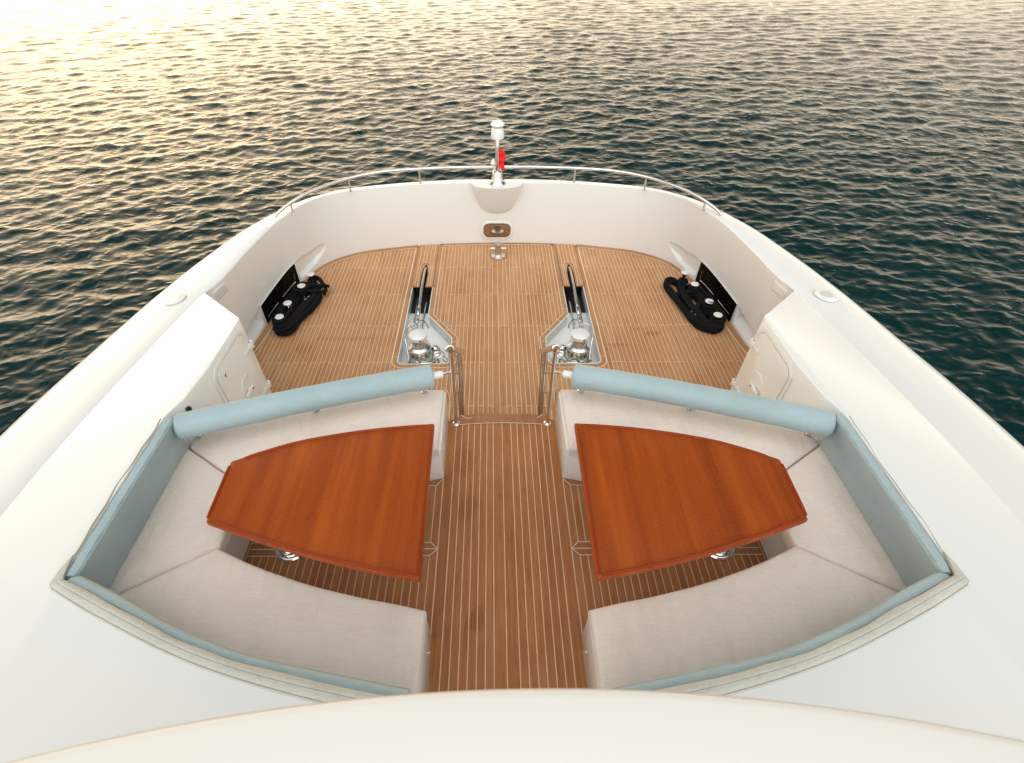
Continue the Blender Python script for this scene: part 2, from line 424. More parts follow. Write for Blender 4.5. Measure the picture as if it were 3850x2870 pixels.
def sheer(y):            # the cap rises gently aft of the side blocks
    t = min(1, max(0, (4.36-y)/3.2)); return CAPZ + 0.28*t*t*(3-2*t)
def lift(p, dz=0.0):     # plan position of a cap point once it is raised
    z = sheer(p.y); k = (3.2-z+dz)/(2.9+dz); return Vector((p.x*k, p.y*k)), z
prof = [(0.0, -0.020), (0.006, -0.007), (0.02, 0.0), (0.25, -.008), (0.5, -0.024), (0.66, -0.042), (0.78, -0.062), (0.87, -0.086), (0.94, -0.120), (0.985, -0.175), (1.0, -0.23), (1.0, -0.32)]
mb = MB(); vs = []; fs = []; K = len(prof)+3
for a0, b0 in zip(inn, out):
    a, cz_ = lift(a0) if a0.y < 4.36 else (a0, CAPZ)
    b = lift(b0, .1)[0] if b0.y < 4.36 else b0
    for u, dz in prof:
        p = a.lerp(b, u); vs.append((p.x, p.y, cz_+dz))
    for (kx, z) in ((0.97, -0.9), (0.90, -2.2), (0.80, -3.6)):
        vs.append((b.x*kx, -2.2+(b.y+2.2)*(kx*0.9+0.1), z))
n = len(inn)
for i in range(n-1):
    for k in range(K-1): fs.append((i*K+k, (i+1)*K+k, (i+1)*K+k+1, i*K+k+1))
mb.add(vs, fs); mb.build('hull', M_WHITE, YACHT, smooth=50)

# inner bulwark wall with moulded scoops
WK = [(0, 7.19), (.53, 7.18), (1.2, 7.131), (1.923, 6.976), (2.189, 6.875), (2.448, 6.704), (2.628, 6.483), (2.76, 6.15), (2.859, 5.8), (2.948, 5.16), (2.998, 4.656), (3.055, 4.36), (3.10, 3.9), (3.12, 3.2)]
wc = cr([Vector(p) for p in full(WK)], 40)
L = [0.0]
for a, b in zip(wc, wc[1:]): L.append(L[-1]+(b-a).length)
L = np.array(L); S = np.arange(0, L[-1], 0.0125)
wx = np.interp(S, L, [p.x for p in wc]); wy = np.interp(S, L, [p.y for p in wc])
tx = np.gradient(wx, S); ty = np.gradient(wy, S); nx, ny = -ty, tx      # outward normal
nl = np.hypot(nx, ny); nx /= nl; ny /= nl
ZS = np.arange(FZ-0.02, 0.2951, 0.0125)
def smooth01(x): x = np.clip(x, 0, 1); return x*x*(3-2*x)
def wall_depth(x, y, z):
    d = 0.0
    if abs(x) > 2.3:
        if 6.075 < y < 6.66:
            u = (y-6.075)/0.585
            top = -.345-.02*u; bot = float(np.interp(y, [6.07, 6.22, 6.43, 6.55, 6.62, 6.66], [-.605, -.615, -.58, -.51, -.44, -.37]))
            if bot < z < top:
                D = 0.05*min(1.0, (1-u)/0.35)
                e = min(1, (top-z)/0.014); f = (z-bot)/max(1e-3, top-bot)
                d = D*e*min(1, f*5+0.03)*min(1.0, (y-6.075)/0.02)
        if 4.2 < y < 5.035:
            u = (5.035-y)/0.8
            top = float(np.interp(y, [4.25, 4.45, 4.65, 4.85, 5.04], [-.60, -.52, -.45, -.415, -.397])); bot = -.630
            if bot < z < top:
                D = 0.10*(1-0.2*u)
                e = min(1, (top-z)/0.02); f = (z-bot)/0.11
                d = D*e*min(1, f+0.03)*min(1.0, (5.035-y)/0.02)
    return d
nz = len(ZS); vs = []; fs = []
for i in range(len(S)):
    for z in ZS:
        d = wall_depth(wx[i], wy[i], z) if z < -0.3 else 0.0
        vs.append((wx[i]+nx[i]*d, wy[i]+ny[i]*d, z))
for i in range(len(S)-1):
    for k in range(nz-1): fs.append((i*nz+k, i*nz+k+1, (i+1)*nz+k+1, (i+1)*nz+k))
me = bpy.data.meshes.new('bulwark'); me.from_pydata(vs, [], fs); me.update()
link_mesh('bulwark', me, M_WHITE, YACHT, smooth=50)
def wall_at(y, s, off=0.0):
    """point on the wall of side s at bow distance y, moved inboard by off"""
    idx = [i for i in range(len(S)) if wx[i]*s > 1.5]
    i = min(idx, key=lambda k: abs(wy[k]-y))
    return Vector((wx[i]-nx[i]*off, wy[i]-ny[i]*off, 0)), Vector((nx[i], ny[i], 0))

# mast pedestal bulging from the bow bulwark
mb = MB(); vs = []; fs = []; NA = 25; NL = 15
for j in range(NL):
    t = j/(NL-1)
    hw = 0.375*(1-0.50*t**1.3)*(1-0.55*max(0, (t-0.75)/0.25)**2.2); dp = 0.255*(1-t)**0.85+0.003; z = CAPZ+0.006-0.49*t
    for k in range(NA):
        a = math.pi*k/(NA-1)
        vs.append((-hw*math.cos(a)*(abs(math.cos(a))**-0.12 if abs(math.cos(a)) > 1e-3 else 1), 7.195-dp*abs(math.sin(a))**0.75, z))
for j in range(NL-1):
    for k in range(NA-1): fs.append((j*NA+k, j*NA+k+1, (j+1)*NA+k+1, (j+1)*NA+k))
fs.append(tuple(range(NA))[::-1])
mb.add(vs, fs); mb.build('mast_pedestal', M_WHITE, YACHT, smooth=50, bevel=0)

# coaming (side decks around the cockpit)
CZ = 0.72
band_out = [(2.285, 1.10), (2.047, .99), (1.61, .809), (1.235, .696), (.853, .608), (.45, .54)]
mb = MB()
for s in (-1, 1):
    amap = [(4.36, 2.19, 3.35), (3.70, 2.19, 3.1), (2.94, 2.192, 2.75), (2.45, 2.232, 2.42), (2.32, 2.270, 2.34), (2.26, 2.293, 2.28), (2.23, 2.30, 2.255), (1.10, 2.30, 1.11), (1.06, 2.285, 1.095), (0.3, 2.285, .3), (-2.2, 2.285, -2.2)]
    right = sorted([(p.y, p.x) for p in inn if p.x > 2.5 and p.y < 5]); ry = [q[0] for q in right]; rx = [q[1] for q in right]
    am = amap[::-1]; ylist = sorted(set([q[0] for q in amap]+[float(v) for v in np.arange(-2.1, 4.3, .12) if not 2.2 < v < 2.34]), reverse=True)
    st = []
    for yb in ylist:
        ax = float(np.interp(yb, [q[0] for q in am], [q[1] for q in am])); ay = float(np.interp(yb, [q[0] for q in am], [q[2] for q in am]))
        st.append(((ax, ay), (float(np.interp(yb, ry, rx)), yb)))
    i_in = [i for i, q in enumerate(ylist) if q >= 2.26]; i_bk = [i for i, q in enumerate(ylist) if 1.06 <= q <= 2.26]
    def zc(x, yb):
        bz = sheer(yb); bx = float(np.interp(yb, ry, rx)); bx = lift(Vector((bx, yb)))[0].x if yb < 4.36 else bx
        x0 = 2.19+0.06*min(1, max(0, (3.6-yb)/1.4)); t = max(0.0, x-x0)/(bx-x0); return CZ-(CZ-bz-0.002)*t
    vs = []; fs = []; ws = [0, .006, .02, .12, .25, .4, .55, .7, .85, .93, .975, 1.02]; K = len(ws)
    for (a, b) in st:
        q_y = b[1]; bb = lift(Vector(b))[0] if b[1] < 4.36 else Vector(b)
        st[st.index((a, b))] = (a, (bb.x, bb.y)); b = (bb.x, bb.y)
        for w in ws:
            p = Vector(a).lerp(Vector(b), w)
            z = zc(p.x, q_y) - ((0.012 if w == 0 else 0.003 if w == .006 else 0) if q_y > 1.1 else 0)
            vs.append((s*p.x, p.y, z))
    for i in range(len(st)-1):
        for k in range(K-1): fs.append((i*K+k, (i+1)*K+k, (i+1)*K+k+1, i*K+k+1))
    # forward face of the side block
    m0 = len(vs)
    for w in ws:
        p = Vector(st[0][0]).lerp(Vector(st[0][1]), w); vs.append((s*p.x, p.y, FZ-0.01))
    for k in range(K-1): fs.append((k, k+1, m0+k+1, m0+k))
    # inner face down to the foredeck
    m1 = len(vs)
    inner = i_in
    for i in inner: vs.append((s*st[i][0][0], st[i][0][1], FZ-0.01))
    for q in range(len(inner)-1): fs.append((inner[q]*K, inner[q+1]*K, m1+q+1, m1+q))
    # step behind the backrest, and inner wall of the cockpit down to the seat
    m2 = len(vs)
    for i in i_bk: vs.append((s*st[i][0][0], st[i][0][1], 0.28))
    for q in range(len(i_bk)-1): fs.append((i_bk[q]*K, i_bk[q+1]*K, m2+q+1, m2+q))
    mb.add(vs, fs)
    poly = [(s*x, y) for x, y in [(2.285, 1.095)]+[(q.x, q.y) for q in cr([Vector(p) for p in band_out], 6)][1:]+[(.45, -2.2), (2.285, -2.2), (2.285, .3)]]
    mb.tess([poly], lambda x, y: zc(abs(x), 0.5))
    lo = cr([Vector(p) for p in band_out], 6)
    vv = [(s*q.x, q.y, CZ) for q in lo]+[(s*.45, -2.2, CZ)]+[(s*q.x, q.y, 0.28) for q in lo]+[(s*.45, -2.2, 0.28)]; c = len(lo)+1
    mb.add(vv, [(i, i+1, c+i+1, c+i) for i in range(c-1)])
mb.build('coaming', M_WHITE, YACHT, smooth=45)

# upper bridge visor just below the photographer
mb = MB(); vs = []; fs = []
pr = [(-0.03, 2.12), (0.002, 2.38), (0.002, 2.394), (-0.003, 2.3995), (-0.012, 2.402), (-0.10, 2.407), (-0.5, 2.43), (-1.4, 2.45), (-1.4, 2.12)]
K = len(pr); xs = np.linspace(-2.6, 2.6, 121)
for x in xs:
    yb = 0.205-3.15+math.sqrt(3.15**2-x*x)
    for dy, z in pr: vs.append((x, yb+dy, z))
for i in range(len(xs)-1):
    for k in range(K): fs.append((i*K+k, (i+1)*K+k, (i+1)*K+(k+1) % K, i*K+(k+1) % K))
mb.add(vs, fs); mb.build('bridge_visor', M_CREAM, YACHT, smooth=60)

# ------------------------------------------------------------------ decks
def well(s):
    w = [(1.10, 5.93), (1.10, 6.30), (1.087, 6.44), (1.055, 6.545), (1.028, 6.44), (1.012, 6.30), (1.012, 5.93), (.908, 5.93), (.908, 5.28), (.573, 4.80)]
    w += arcpts(.573+.06, 4.315+.06, .06, 180, 270, 5) + arcpts(1.20-.07, 4.31+.07, .07, 270, 360, 5) + [(1.20, 4.6), (1.20, 5.93)]
    return [(s*x, y) for x, y in (w if s > 0 else w[::-1])]
deck_out = [(p.x, p.y) for p in cr([Vector(p) for p in full(WK)], 10)]
deck_out = [(x*1.012, y+0.012) for x, y in deck_out] + [(3.2, 2.6), (-3.2, 2.6)]
mb = MB(); mb.tess([deck_out, well(1)[::-1], well(-1)], FZ)
# bow half of the deck edge hides beneath the wall
fd = face_up(mb.build('foredeck', M_FORE, YACHT, smooth=False))
# margin boards round the bulwark and the wells, each bedded on a wider line of caulk
def inset(path, d):
    P = [Vector(p) for p in path]; res = []
    for i in range(len(P)):
        a = P[max(i-1, 0)]; b = P[min(i+1, len(P)-1)]; t = (b-a).normalized(); res.append(P[i]+Vector((t.y, -t.x))*d)
    return res
edge = cr([Vector(p) for p in full(WK[:-1])], 14)
for s in (-1, 1):
    part = [p for p in edge if p.x*s >= 1.235]
    if s < 0: pass
    c1 = MB(); c1.strip(inset(part, 0.040), 0.092, FZ+0.004); face_up(c1.build('margin_caulk', M_CAULK, YACHT, smooth=False))
    c2 = MB(); c2.strip(inset(part, 0.036), 0.076, FZ+0.008); face_up(c2.build('margin_board', M_TRIM, YACHT, smooth=False))
part = [p for p in edge if abs(p.x) <= 0.90]
part = [Vector((-0.90, 7.155))]+part+[Vector((0.90, 7.155))]
c1 = MB(); c1.strip(inset(part, 0.034), 0.060, FZ+0.004); face_up(c1.build('margin_caulk', M_CAULK, YACHT, smooth=False))
c2 = MB(); c2.strip(inset(part, 0.028), 0.048, FZ+0.008); face_up(c2.build('margin_board', M_TRIM, YACHT, smooth=False))
for s in (-1, 1):
    # ring round the machinery well
    def ringpath(d): # d = outward offset from the well edge
        return ([(.908-d, 7.13), (.908-d, 5.28-d*0.25), (.573-d, 4.80-d*.25)]
                + arcpts(.573+.06, 4.315+.06, .06+d, 180, 270, 5) + arcpts(1.20-.07, 4.31+.07, .07+d, 270, 360, 5) + [(1.20+d, 7.08)])
    mbc = MB(); mbc.strip([(s*x, y) for x, y in ringpath(0.031)], 0.070, FZ+0.0040); face_up(mbc.build('margin_caulk', M_CAULK, YACHT, smooth=False))
    mbt = MB(); mbt.strip([(s*x, y) for x, y in ringpath(0.029)], 0.054, FZ+0.0080); face_up(mbt.build('margin_board', M_TRIM, YACHT, smooth=False))
    # short caulk joints across that ring
    for (x0, y0, x1, y1) in ((.908, 5.40, .850, 5.40), (.80, 5.13, .75, 5.16), (.66, 4.93, .61, 4.965), (.573, 4.72, .515, 4.72), (1.2, 4.44, 1.26, 4.44), (.70, 4.315, .70, 4.255), (.573, 4.42, .515, 4.42)):
        j = MB(); j.strip([(s*x0, y0), (s*x1, y1)], 0.006, FZ+0.0105)
        face_up(j.build('margin_joint', M_CAULK, YACHT, smooth=False))
    # round inspection hatch half hidden by the front seat
    j = MB(); j.strip([(s*x, y) for x, y in [(.63, 3.93), (.578, 3.87), (.551, 3.80), (.536, 3.68), (.53, 3.42)]], .006, FZ+.006); face_up(j.build('hatch_caulk', M_CAULK, YACHT, smooth=False))
    j = MB(); j.strip([(s*x, y) for x, y in [(.66, 3.90), (.615, 3.83), (.598, 3.70), (.60, 3.42)]], .005, FZ+.006); face_up(j.build('hatch_seam', M_SEAM, YACHT, smooth=False))
    # teak chain cover between the seams, with its rounded slot
    cz = FZ+0.0125
    slot = [(1.012, 5.925), (1.012, 6.30), (1.028, 6.44), (1.055, 6.545), (1.087, 6.44), (1.10, 6.30), (1.10, 5.925)]
    o1 = [(.918, 5.925)]+slot+[(1.212, 5.925), (1.212, 7.07), (1.18, 7.10), (.95, 7.12), (.918, 7.09)]
    mc = MB(); mc.tess([[(s*x, y) for x, y in (o1 if s > 0 else o1[::-1])]], cz)
    ch = mc.build('chain_cover', M_FORE, YACHT, smooth=False); face_up(ch)
    for xk, yk, wk in ((.9125, 7.10, .008), (1.2175, 7.07, .006)):
        k = MB(); k.strip([(s*xk, 5.93), (s*xk, yk)], wk, FZ+0.0115); face_up(k.build('cover_seam', M_SEAM, YACHT, smooth=False))
    a = MB(); ap = [(.985, 5.93), (.985, 6.33)]+arcpts(1.056, 6.50, .078, 190, -10, 10)[0:]+[(1.128, 6.33), (1.128, 5.93)]
    a.strip([(s*x, y) for x, y in ap], 0.006, cz+0.006)
    face_up(a.build('slot_caulk', M_CAULK, YACHT, smooth=False))
    a = MB(); ap = [(.998, 5.97), (.998, 6.31)]+arcpts(1.056, 6.49, .066, 185, -5, 10)+[(1.115, 6.31), (1.115, 5.97)]
    a.strip([(s*x, y) for x, y in ap], 0.025, cz+0.003)
    face_up(a.build('slot_border', M_TRIM, YACHT, smooth=False))
    for xa, xb in ((.92, 1.008), (1.104, 1.21)):
        xm = (xa+xb)/2; e = MB()
        e.add([(s*xa, 5.925, cz+.004), (s*xb, 5.925, cz+.004), (s*xm, 5.968, cz+.004)], [(0, 1, 2)])
        face_up(e.build('cover_end_board', M_TRIM, YACHT, smooth=False))
    # well lining
    m = MB(); wp = well(s); n = len(wp)
    base = [(s*x, y) for x, y in ([(.908, 6.7), (.908, 5.28), (.573, 4.80)]+arcpts(.633, 4.375, .06, 180, 270, 5)+arcpts(1.13, 4.38, .07, 270, 360, 5)+[(1.20, 4.6), (1.20, 6.7)])]
    nb = len(base)
    m.add([(x, y, FZ+0.001) for x, y in base]+[(x, y, -.84) for x, y in base], [(i, (i+1) % nb, nb+(i+1) % nb, nb+i) for i in range(nb)])
    m.build('well_lining', M_RIM, YACHT, smooth=40)
    m = MB(); m.tess([base], -.835); face_up(m.build('well_floor', M_PLASTIC, YACHT, smooth=False))
    m = MB(); m.box((s*1.055, 5.80, -.828), (.285, .52, .006)); m.box((s*1.055, 6.28, -.76), (.26, .5, .02)); m.box((s*1.055, 6.03, -.745), (.27, .02, .17)); m.build('well_dark_plate', M_BLACK, YACHT, smooth=False)  # black sheets added to make the forward end of the well read dark
    for pp, rr_ in (([(s*1.00, 6.0, -.79), (s*1.0, 5.05, -.815)], .012), ([(s*1.125, 6.0, -.79), (s*1.12, 5.2, -.82)], .009)):
        m = MB(); m.tube(pp, rr_, 8); m.build('well_pipe', M_CHROME, YACHT)
    rim = MB(); rp = [(.913, 5.92), (.913, 5.278), (.578, 4.798)]+arcpts(.633, 4.375, .055, 180, 270, 5)+arcpts(1.13, 4.38, .065, 270, 360, 5)+[(1.195, 4.6), (1.195, 5.92)]
    rim.tube([(s*x, y, FZ+.004) for x, y in rp], .0065, 6); rim.build('well_rim', M_WHITE, YACHT)

# cockpit sole, one plate with a shaped forward edge
front = [(-.52, 2.84), (-.457, 2.843), (-.39, 2.862), (-.353, 2.905), (0, 2.912), (.353, 2.905), (.39, 2.862), (.457, 2.843), (.52, 2.84)]
poly = front+[(2.3, 2.35), (2.3, .9), (2.3, -2.2), (-2.3, -2.2), (-2.3, .9), (-2.3, 2.35)]
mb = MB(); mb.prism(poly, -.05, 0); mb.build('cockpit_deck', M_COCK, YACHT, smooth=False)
mb = MB(); mb.box((0, 2.86-.05, -.37), (.9, .03, .62)); mb.build('step_riser', M_WHITE, YACHT, smooth=False)
for k, (y, z) in enumerate(((3.02, -.22), (3.2, -.45))):
    mb = MB(); mb.box((0, y, z), (.56, .17, .03)); mb.build('tread', M_TRIMD, YACHT, smooth=False, bevel=.004)
mb = MB()
arc = [Vector((x, 2.783+0.026*(1-(x/.42)**2))) for x in np.linspace(-.40, .40, 17)]
mb.strip(arc, .006, .008); face_up(mb.build('nosing_caulk', M_CAULK, YACHT, smooth=False))
mb = MB()
nose = [(p.x, p.y+.003) for p in arc]
mb.tess([nose+[(.39, 2.861), (.353, 2.904), (0, 2.911), (-.353, 2.904), (-.39, 2.861)]], .004)
face_up(mb.build('step_nosing', M_TRIMD, YACHT, smooth=False))
for pth in ([(-.353, 2.900), (-.305, 2.862), (-.255, 2.866)], [(.353, 2.900), (.305, 2.866)]):
    mb = MB(); mb.strip(pth, .006, .0085); face_up(mb.build('nosing_joint', M_CAULK, YACHT, smooth=False))
for s in (-1, 1):
    mb = MB(); mb.strip([(s*.4265, 2.245), (s*.4265, 2.842)], .066, .004); face_up(mb.build('oiled_plank', M_OILED, YACHT, smooth=False))
    mb = MB(); mb.strip([(s*.4265, -.5), (s*.4265, 1.095)], .066, .004); face_up(mb.build('oiled_plank', M_OILED, YACHT, smooth=False))
    # mitred cross boards where the side panels meet
    mb = MB(); mb.tess([[(s*.461, 1.663), (s*.511, 1.711), (s*1.75, 1.711), (s*1.75, 1.614), (s*.511, 1.614)][::s]], .004)
    face_up(mb.build('cross_board', M_TRIMD, YACHT, smooth=False))
    mb = MB(); mb.tess([[(s*.463, 2.236), (s*.511, 2.177), (s*1.75, 2.177), (s*1.75, 2.236)][::s]], .004)
    face_up(mb.build('cross_board', M_TRIMD, YACHT, smooth=False))
    for pth in ([(.461, 1.663), (1.75, 1.663)], [(.461, 1.663), (.511, 1.711), (1.75, 1.711)], [(.461, 1.663), (.511, 1.614), (1.75, 1.614)], [(.463, 2.236), (.511, 2.177), (1.75, 2.177)]):
        mb = MB(); mb.strip([(s*x, y) for x, y in pth], .0055, .008); face_up(mb.build('cross_caulk', M_CAULK, YACHT, smooth=False))

# ------------------------------------------------------------------ things fixed in the yacht's walls
def rrect(w, h, r, n=6):
    return (arcpts(w/2-r, h/2-r, r, 0, 90, n)+arcpts(-w/2+r, h/2-r, r, 90, 180, n)+arcpts(-w/2+r, -h/2+r, r, 180, 270, n)+arcpts(w/2-r, -h/2+r, r, 270, 360, n))
for s in (-1, 1):
    X = 2.19
    # locker door: outline in (y, z)
    oy, oz, dw, dh = 3.02, 0.03, .545, 1.21
    def slab(wd, hd, r, t0, t1, name, m, parent, bev=.004, cy=oy, czz=oz, **kw):
        b_ = MB(); pts = rrect(wd, hd, r)
        n_ = len(pts)
        b_.add([(s*(X-t0), cy+p[0], czz+p[1]) for p in pts]+[(s*(X-t1), cy+p[0], czz+p[1]) for p in pts],
               [tuple(range(n_)), tuple(range(n_, 2*n_))[::-1]]+[(i, (i+1) % n_, n_+(i+1) % n_, n_+i) for i in range(n_)])
        return b_.build(name, m, parent, smooth=40, bevel=bev, **kw)
    slab(dw+.075, dh+.075, .12, -.004, .006, 'door_frame', M_WHITE, YACHT, .005)
    slab(dw+.010, dh+.010, .095, .0, .0075, 'door_gasket', M_GAP, YACHT, 0)
    door = slab(dw, dh, .09, 0.0, .013, 'locker_door', M_WHITE, YACHT, .004)
    # oval dish and lever handle
    hd = MB(); hd.torus((s*(X-.014), 3.04, .245), .085, .006, axis=(1, 0, 0), sx=1.0, n=32, m=8)
    hd.build('handle_recess', M_WHITE, door)
    hd = MB(); hd.lathe([(.0, 0), (.078, 0), (.082, .002), (.0, .002)], (s*(X-.0135), 3.04, .245), (-s, 0, 0), 28); hd.build('handle_dish', M_PLASTIC, door, smooth=40)
    hd = MB(); hd.box((s*(X-.04), 3.0, .205), (.02, .125, .034)); hd.lathe([(.014, 0), (.014, .03)], (s*(X-.012), 3.035, .205), (-s, 0, 0), 14); hd.build('handle', M_PLASTIC, door, bevel=.004)
    hd = MB(); hd.lathe([(.008, 0), (.008, .004)], (s*(X-.051), 3.045, .205), (-s, 0, 0), 12); hd.build('handle_lock', M_SEAM, door)
    for hz_ in (.46, -.02):
        hg = MB(); hg.box((s*(X-.022), 3.312, hz_), (.026, .05, .055)); hg.box((s*(X-.016), 3.255, hz_-.012), (.012, .12, .036)); hg.tube([(s*(X-.022), 3.34, hz_-.045), (s*(X-.022), 3.34, hz_+.03)], .013, 10)
        h_ = hg.build('hinge', M_PLASTIC, door, bevel=.006)
        hp = MB(); hp.lathe([(.006, 0), (.006, .002)], (s*(X-.022), 3.315, hz_+.028), (0, 0, 1), 10); hp.build('screw', M_SEAM, h_)
    if s < 0:
        st_ = MB(); st_.lathe([(.012, 0), (.012, .001)], (s*(X-.0135), 2.845, .54), (-s, 0, 0), 9); st_.add([(s*(X-.0146), 2.85, .525), (s*(X-.0146), 2.862, .522), (s*(X-.0146), 2.853, .505)], [(0, 1, 2)]); a_ = st_.build('sticker', M_RUST, door, label='tiny red and yellow sticker on the door')
        st_ = MB(); st_.lathe([(.009, 0), (.009, .001)], (s*(X-.0138), 2.858, .548), (-s, 0, 0), 7); st_.build('sticker_leaf', M_YEL, a_)
        hk = MB(); hk.lathe([(0, 0), (.024, 0), (.023, .010), (.015, .018), (0, .021)], (s*2.238, 2.405, .625), (-s, 0, .25), 20); hk.build('black_hook', M_BLACK, YACHT)
    # mooring opening: dark polished panel, bright edge strips
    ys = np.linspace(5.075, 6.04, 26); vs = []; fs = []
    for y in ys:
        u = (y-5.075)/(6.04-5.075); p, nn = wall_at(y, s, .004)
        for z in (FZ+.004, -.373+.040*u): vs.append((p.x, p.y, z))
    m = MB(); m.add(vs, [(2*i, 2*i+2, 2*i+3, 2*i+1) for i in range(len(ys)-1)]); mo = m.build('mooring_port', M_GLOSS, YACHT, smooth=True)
    tr = MB(); path = []
    for y in ys:
        u = (y-5.075)/(6.04-5.075); p, nn = wall_at(y, s, .008); path.append((p.x, p.y, -.371+.040*u))
    tr.tube(path, .0065, 6); tr.tube([(path[-1][0], path[-1][1], z) for z in (-.333, FZ+.005)], .005, 6); tr.tube([(path[0][0], path[0][1], z) for z in (-.373, FZ+.005)], .004, 6)
    tr.build('port_trim', M_WHITE, mo)
    br = MB(); pa = []
    for y in np.linspace(5.12, 5.92, 14): p, nn = wall_at(y, s, .03); pa.append((p.x, p.y, -.56))
    br.tube(pa[:6], .007, 8); br.tube(pa[7:], .007, 8); pz, nn = wall_at(5.93, s, .03); br.tube([(pz.x, pz.y, -.54), (pz.x, pz.y, -.42)], .006, 8)
    pq, nn = wall_at(5.48, s, .025); br.tube([(pq.x, pq.y, -.62), (pq.x, pq.y, -.38)], .009, 8)
    br.build('port_bar', M_CHROME, mo)
    # louvred vent on the wall
    y0, y1, z0, z1 = 4.435, 4.645, .135, .245
    pa, nn = wall_at((y0+y1)/2, s, .006); pu = (wall_at(y1, s, .006)[0]-wall_at(y0, s, .006)[0]).normalized()
    Rm_ = Matrix((pu, nn, Vector((0, 0, 1)))).transposed()
    v = MB(); v.box((pa.x+nn.x*.004, pa.y+nn.y*.004, .19), (.215, .008, .115), Rm_); vt = v.build('louvre_vent', M_WHITE, YACHT, bevel=.003)
    if s < 0:
        v = MB()
        for k in range(8):
            q = pa+pu*(-.088+.025*k)-nn*.001; v.box((q.x, q.y, .19), (.011, .006, .095), Rm_)
        v.build('louvre_slats', M_RIM, vt, smooth=False)
    else:
        v = MB(); q = pa-nn*.001; v.box((q.x, q.y, .19), (.165, .006, .075), Rm_); v.build('vent_mesh', M_PLASTIC, vt, smooth=False)
    # round deck lights in the cap
    lc = (s*3.340, 4.262, CAPZ-.001)
    axl = (s*.04, 0, 1)
    v = MB(); v.lathe([(.0, .0), (.112, .0), (.112, .010), (.104, .015), (.0, .015)], lc, axl, 40); dl = v.build('deck_fitting', M_PLASTIC, YACHT, smooth=35)
    v = MB(); v.lathe([(.0, .0), (.066, .0), (.062, .004), (.0, .005)], (lc[0], lc[1], lc[2]+.0155), axl, 32); v.build('fitting_lens', M_GREYP if s > 0 else M_PLASTIC, dl, smooth=35)
    for k in range(4):
        a = math.radians(45+90*k); v = MB(); v.lathe([(.005, 0), (.005, .002)], (lc[0]+.088*math.cos(a), lc[1]+.088*math.sin(a), lc[2]+.0155), axl, 8)
        v.build('screw', M_SATIN, dl)

# polished hawse plate in the bow wall
m = MB()
def rr3(w, h, r, y, zc): return [(p[0], y, zc+p[1]) for p in rrect(w, h, r)]
a = rr3(.50, .305, .12, 7.176, -.445); b = rr3(.47, .275, .105, 7.166, -.445); c = rr3(.425, .235, .09, 7.169, -.445); n = len(a)
m.add(a+b+c, [(i, (i+1) % n, n+(i+1) % n, n+i) for i in range(n)]+[(n+i, n+(i+1) % n, 2*n+(i+1) % n, 2*n+i) for i in range(n)])
hp = m.build('hawse_frame', M_WHITE, YACHT, smooth=50)
m = MB(); vs = []; rings = 7
for k in range(rings):
    f = 1-k/(rings-1)*.97; d = .010*(f**6)
    vs += [(p[0]*f, 7.168+d, -.445+p[1]*f) for p in rrect(.43, .24, .092)]
n2 = len(rrect(.43, .24, .09)); fs = []
for k in range(rings-1): fs += [(k*n2+i, k*n2+(i+1) % n2, (k+1)*n2+(i+1) % n2, (k+1)*n2+i) for i in range(n2)]
fs.append(tuple((rings-1)*n2+i for i in range(n2)))
m.add(vs, fs); m.build('hawse_plate', M_MIRROR, hp, smooth=60)

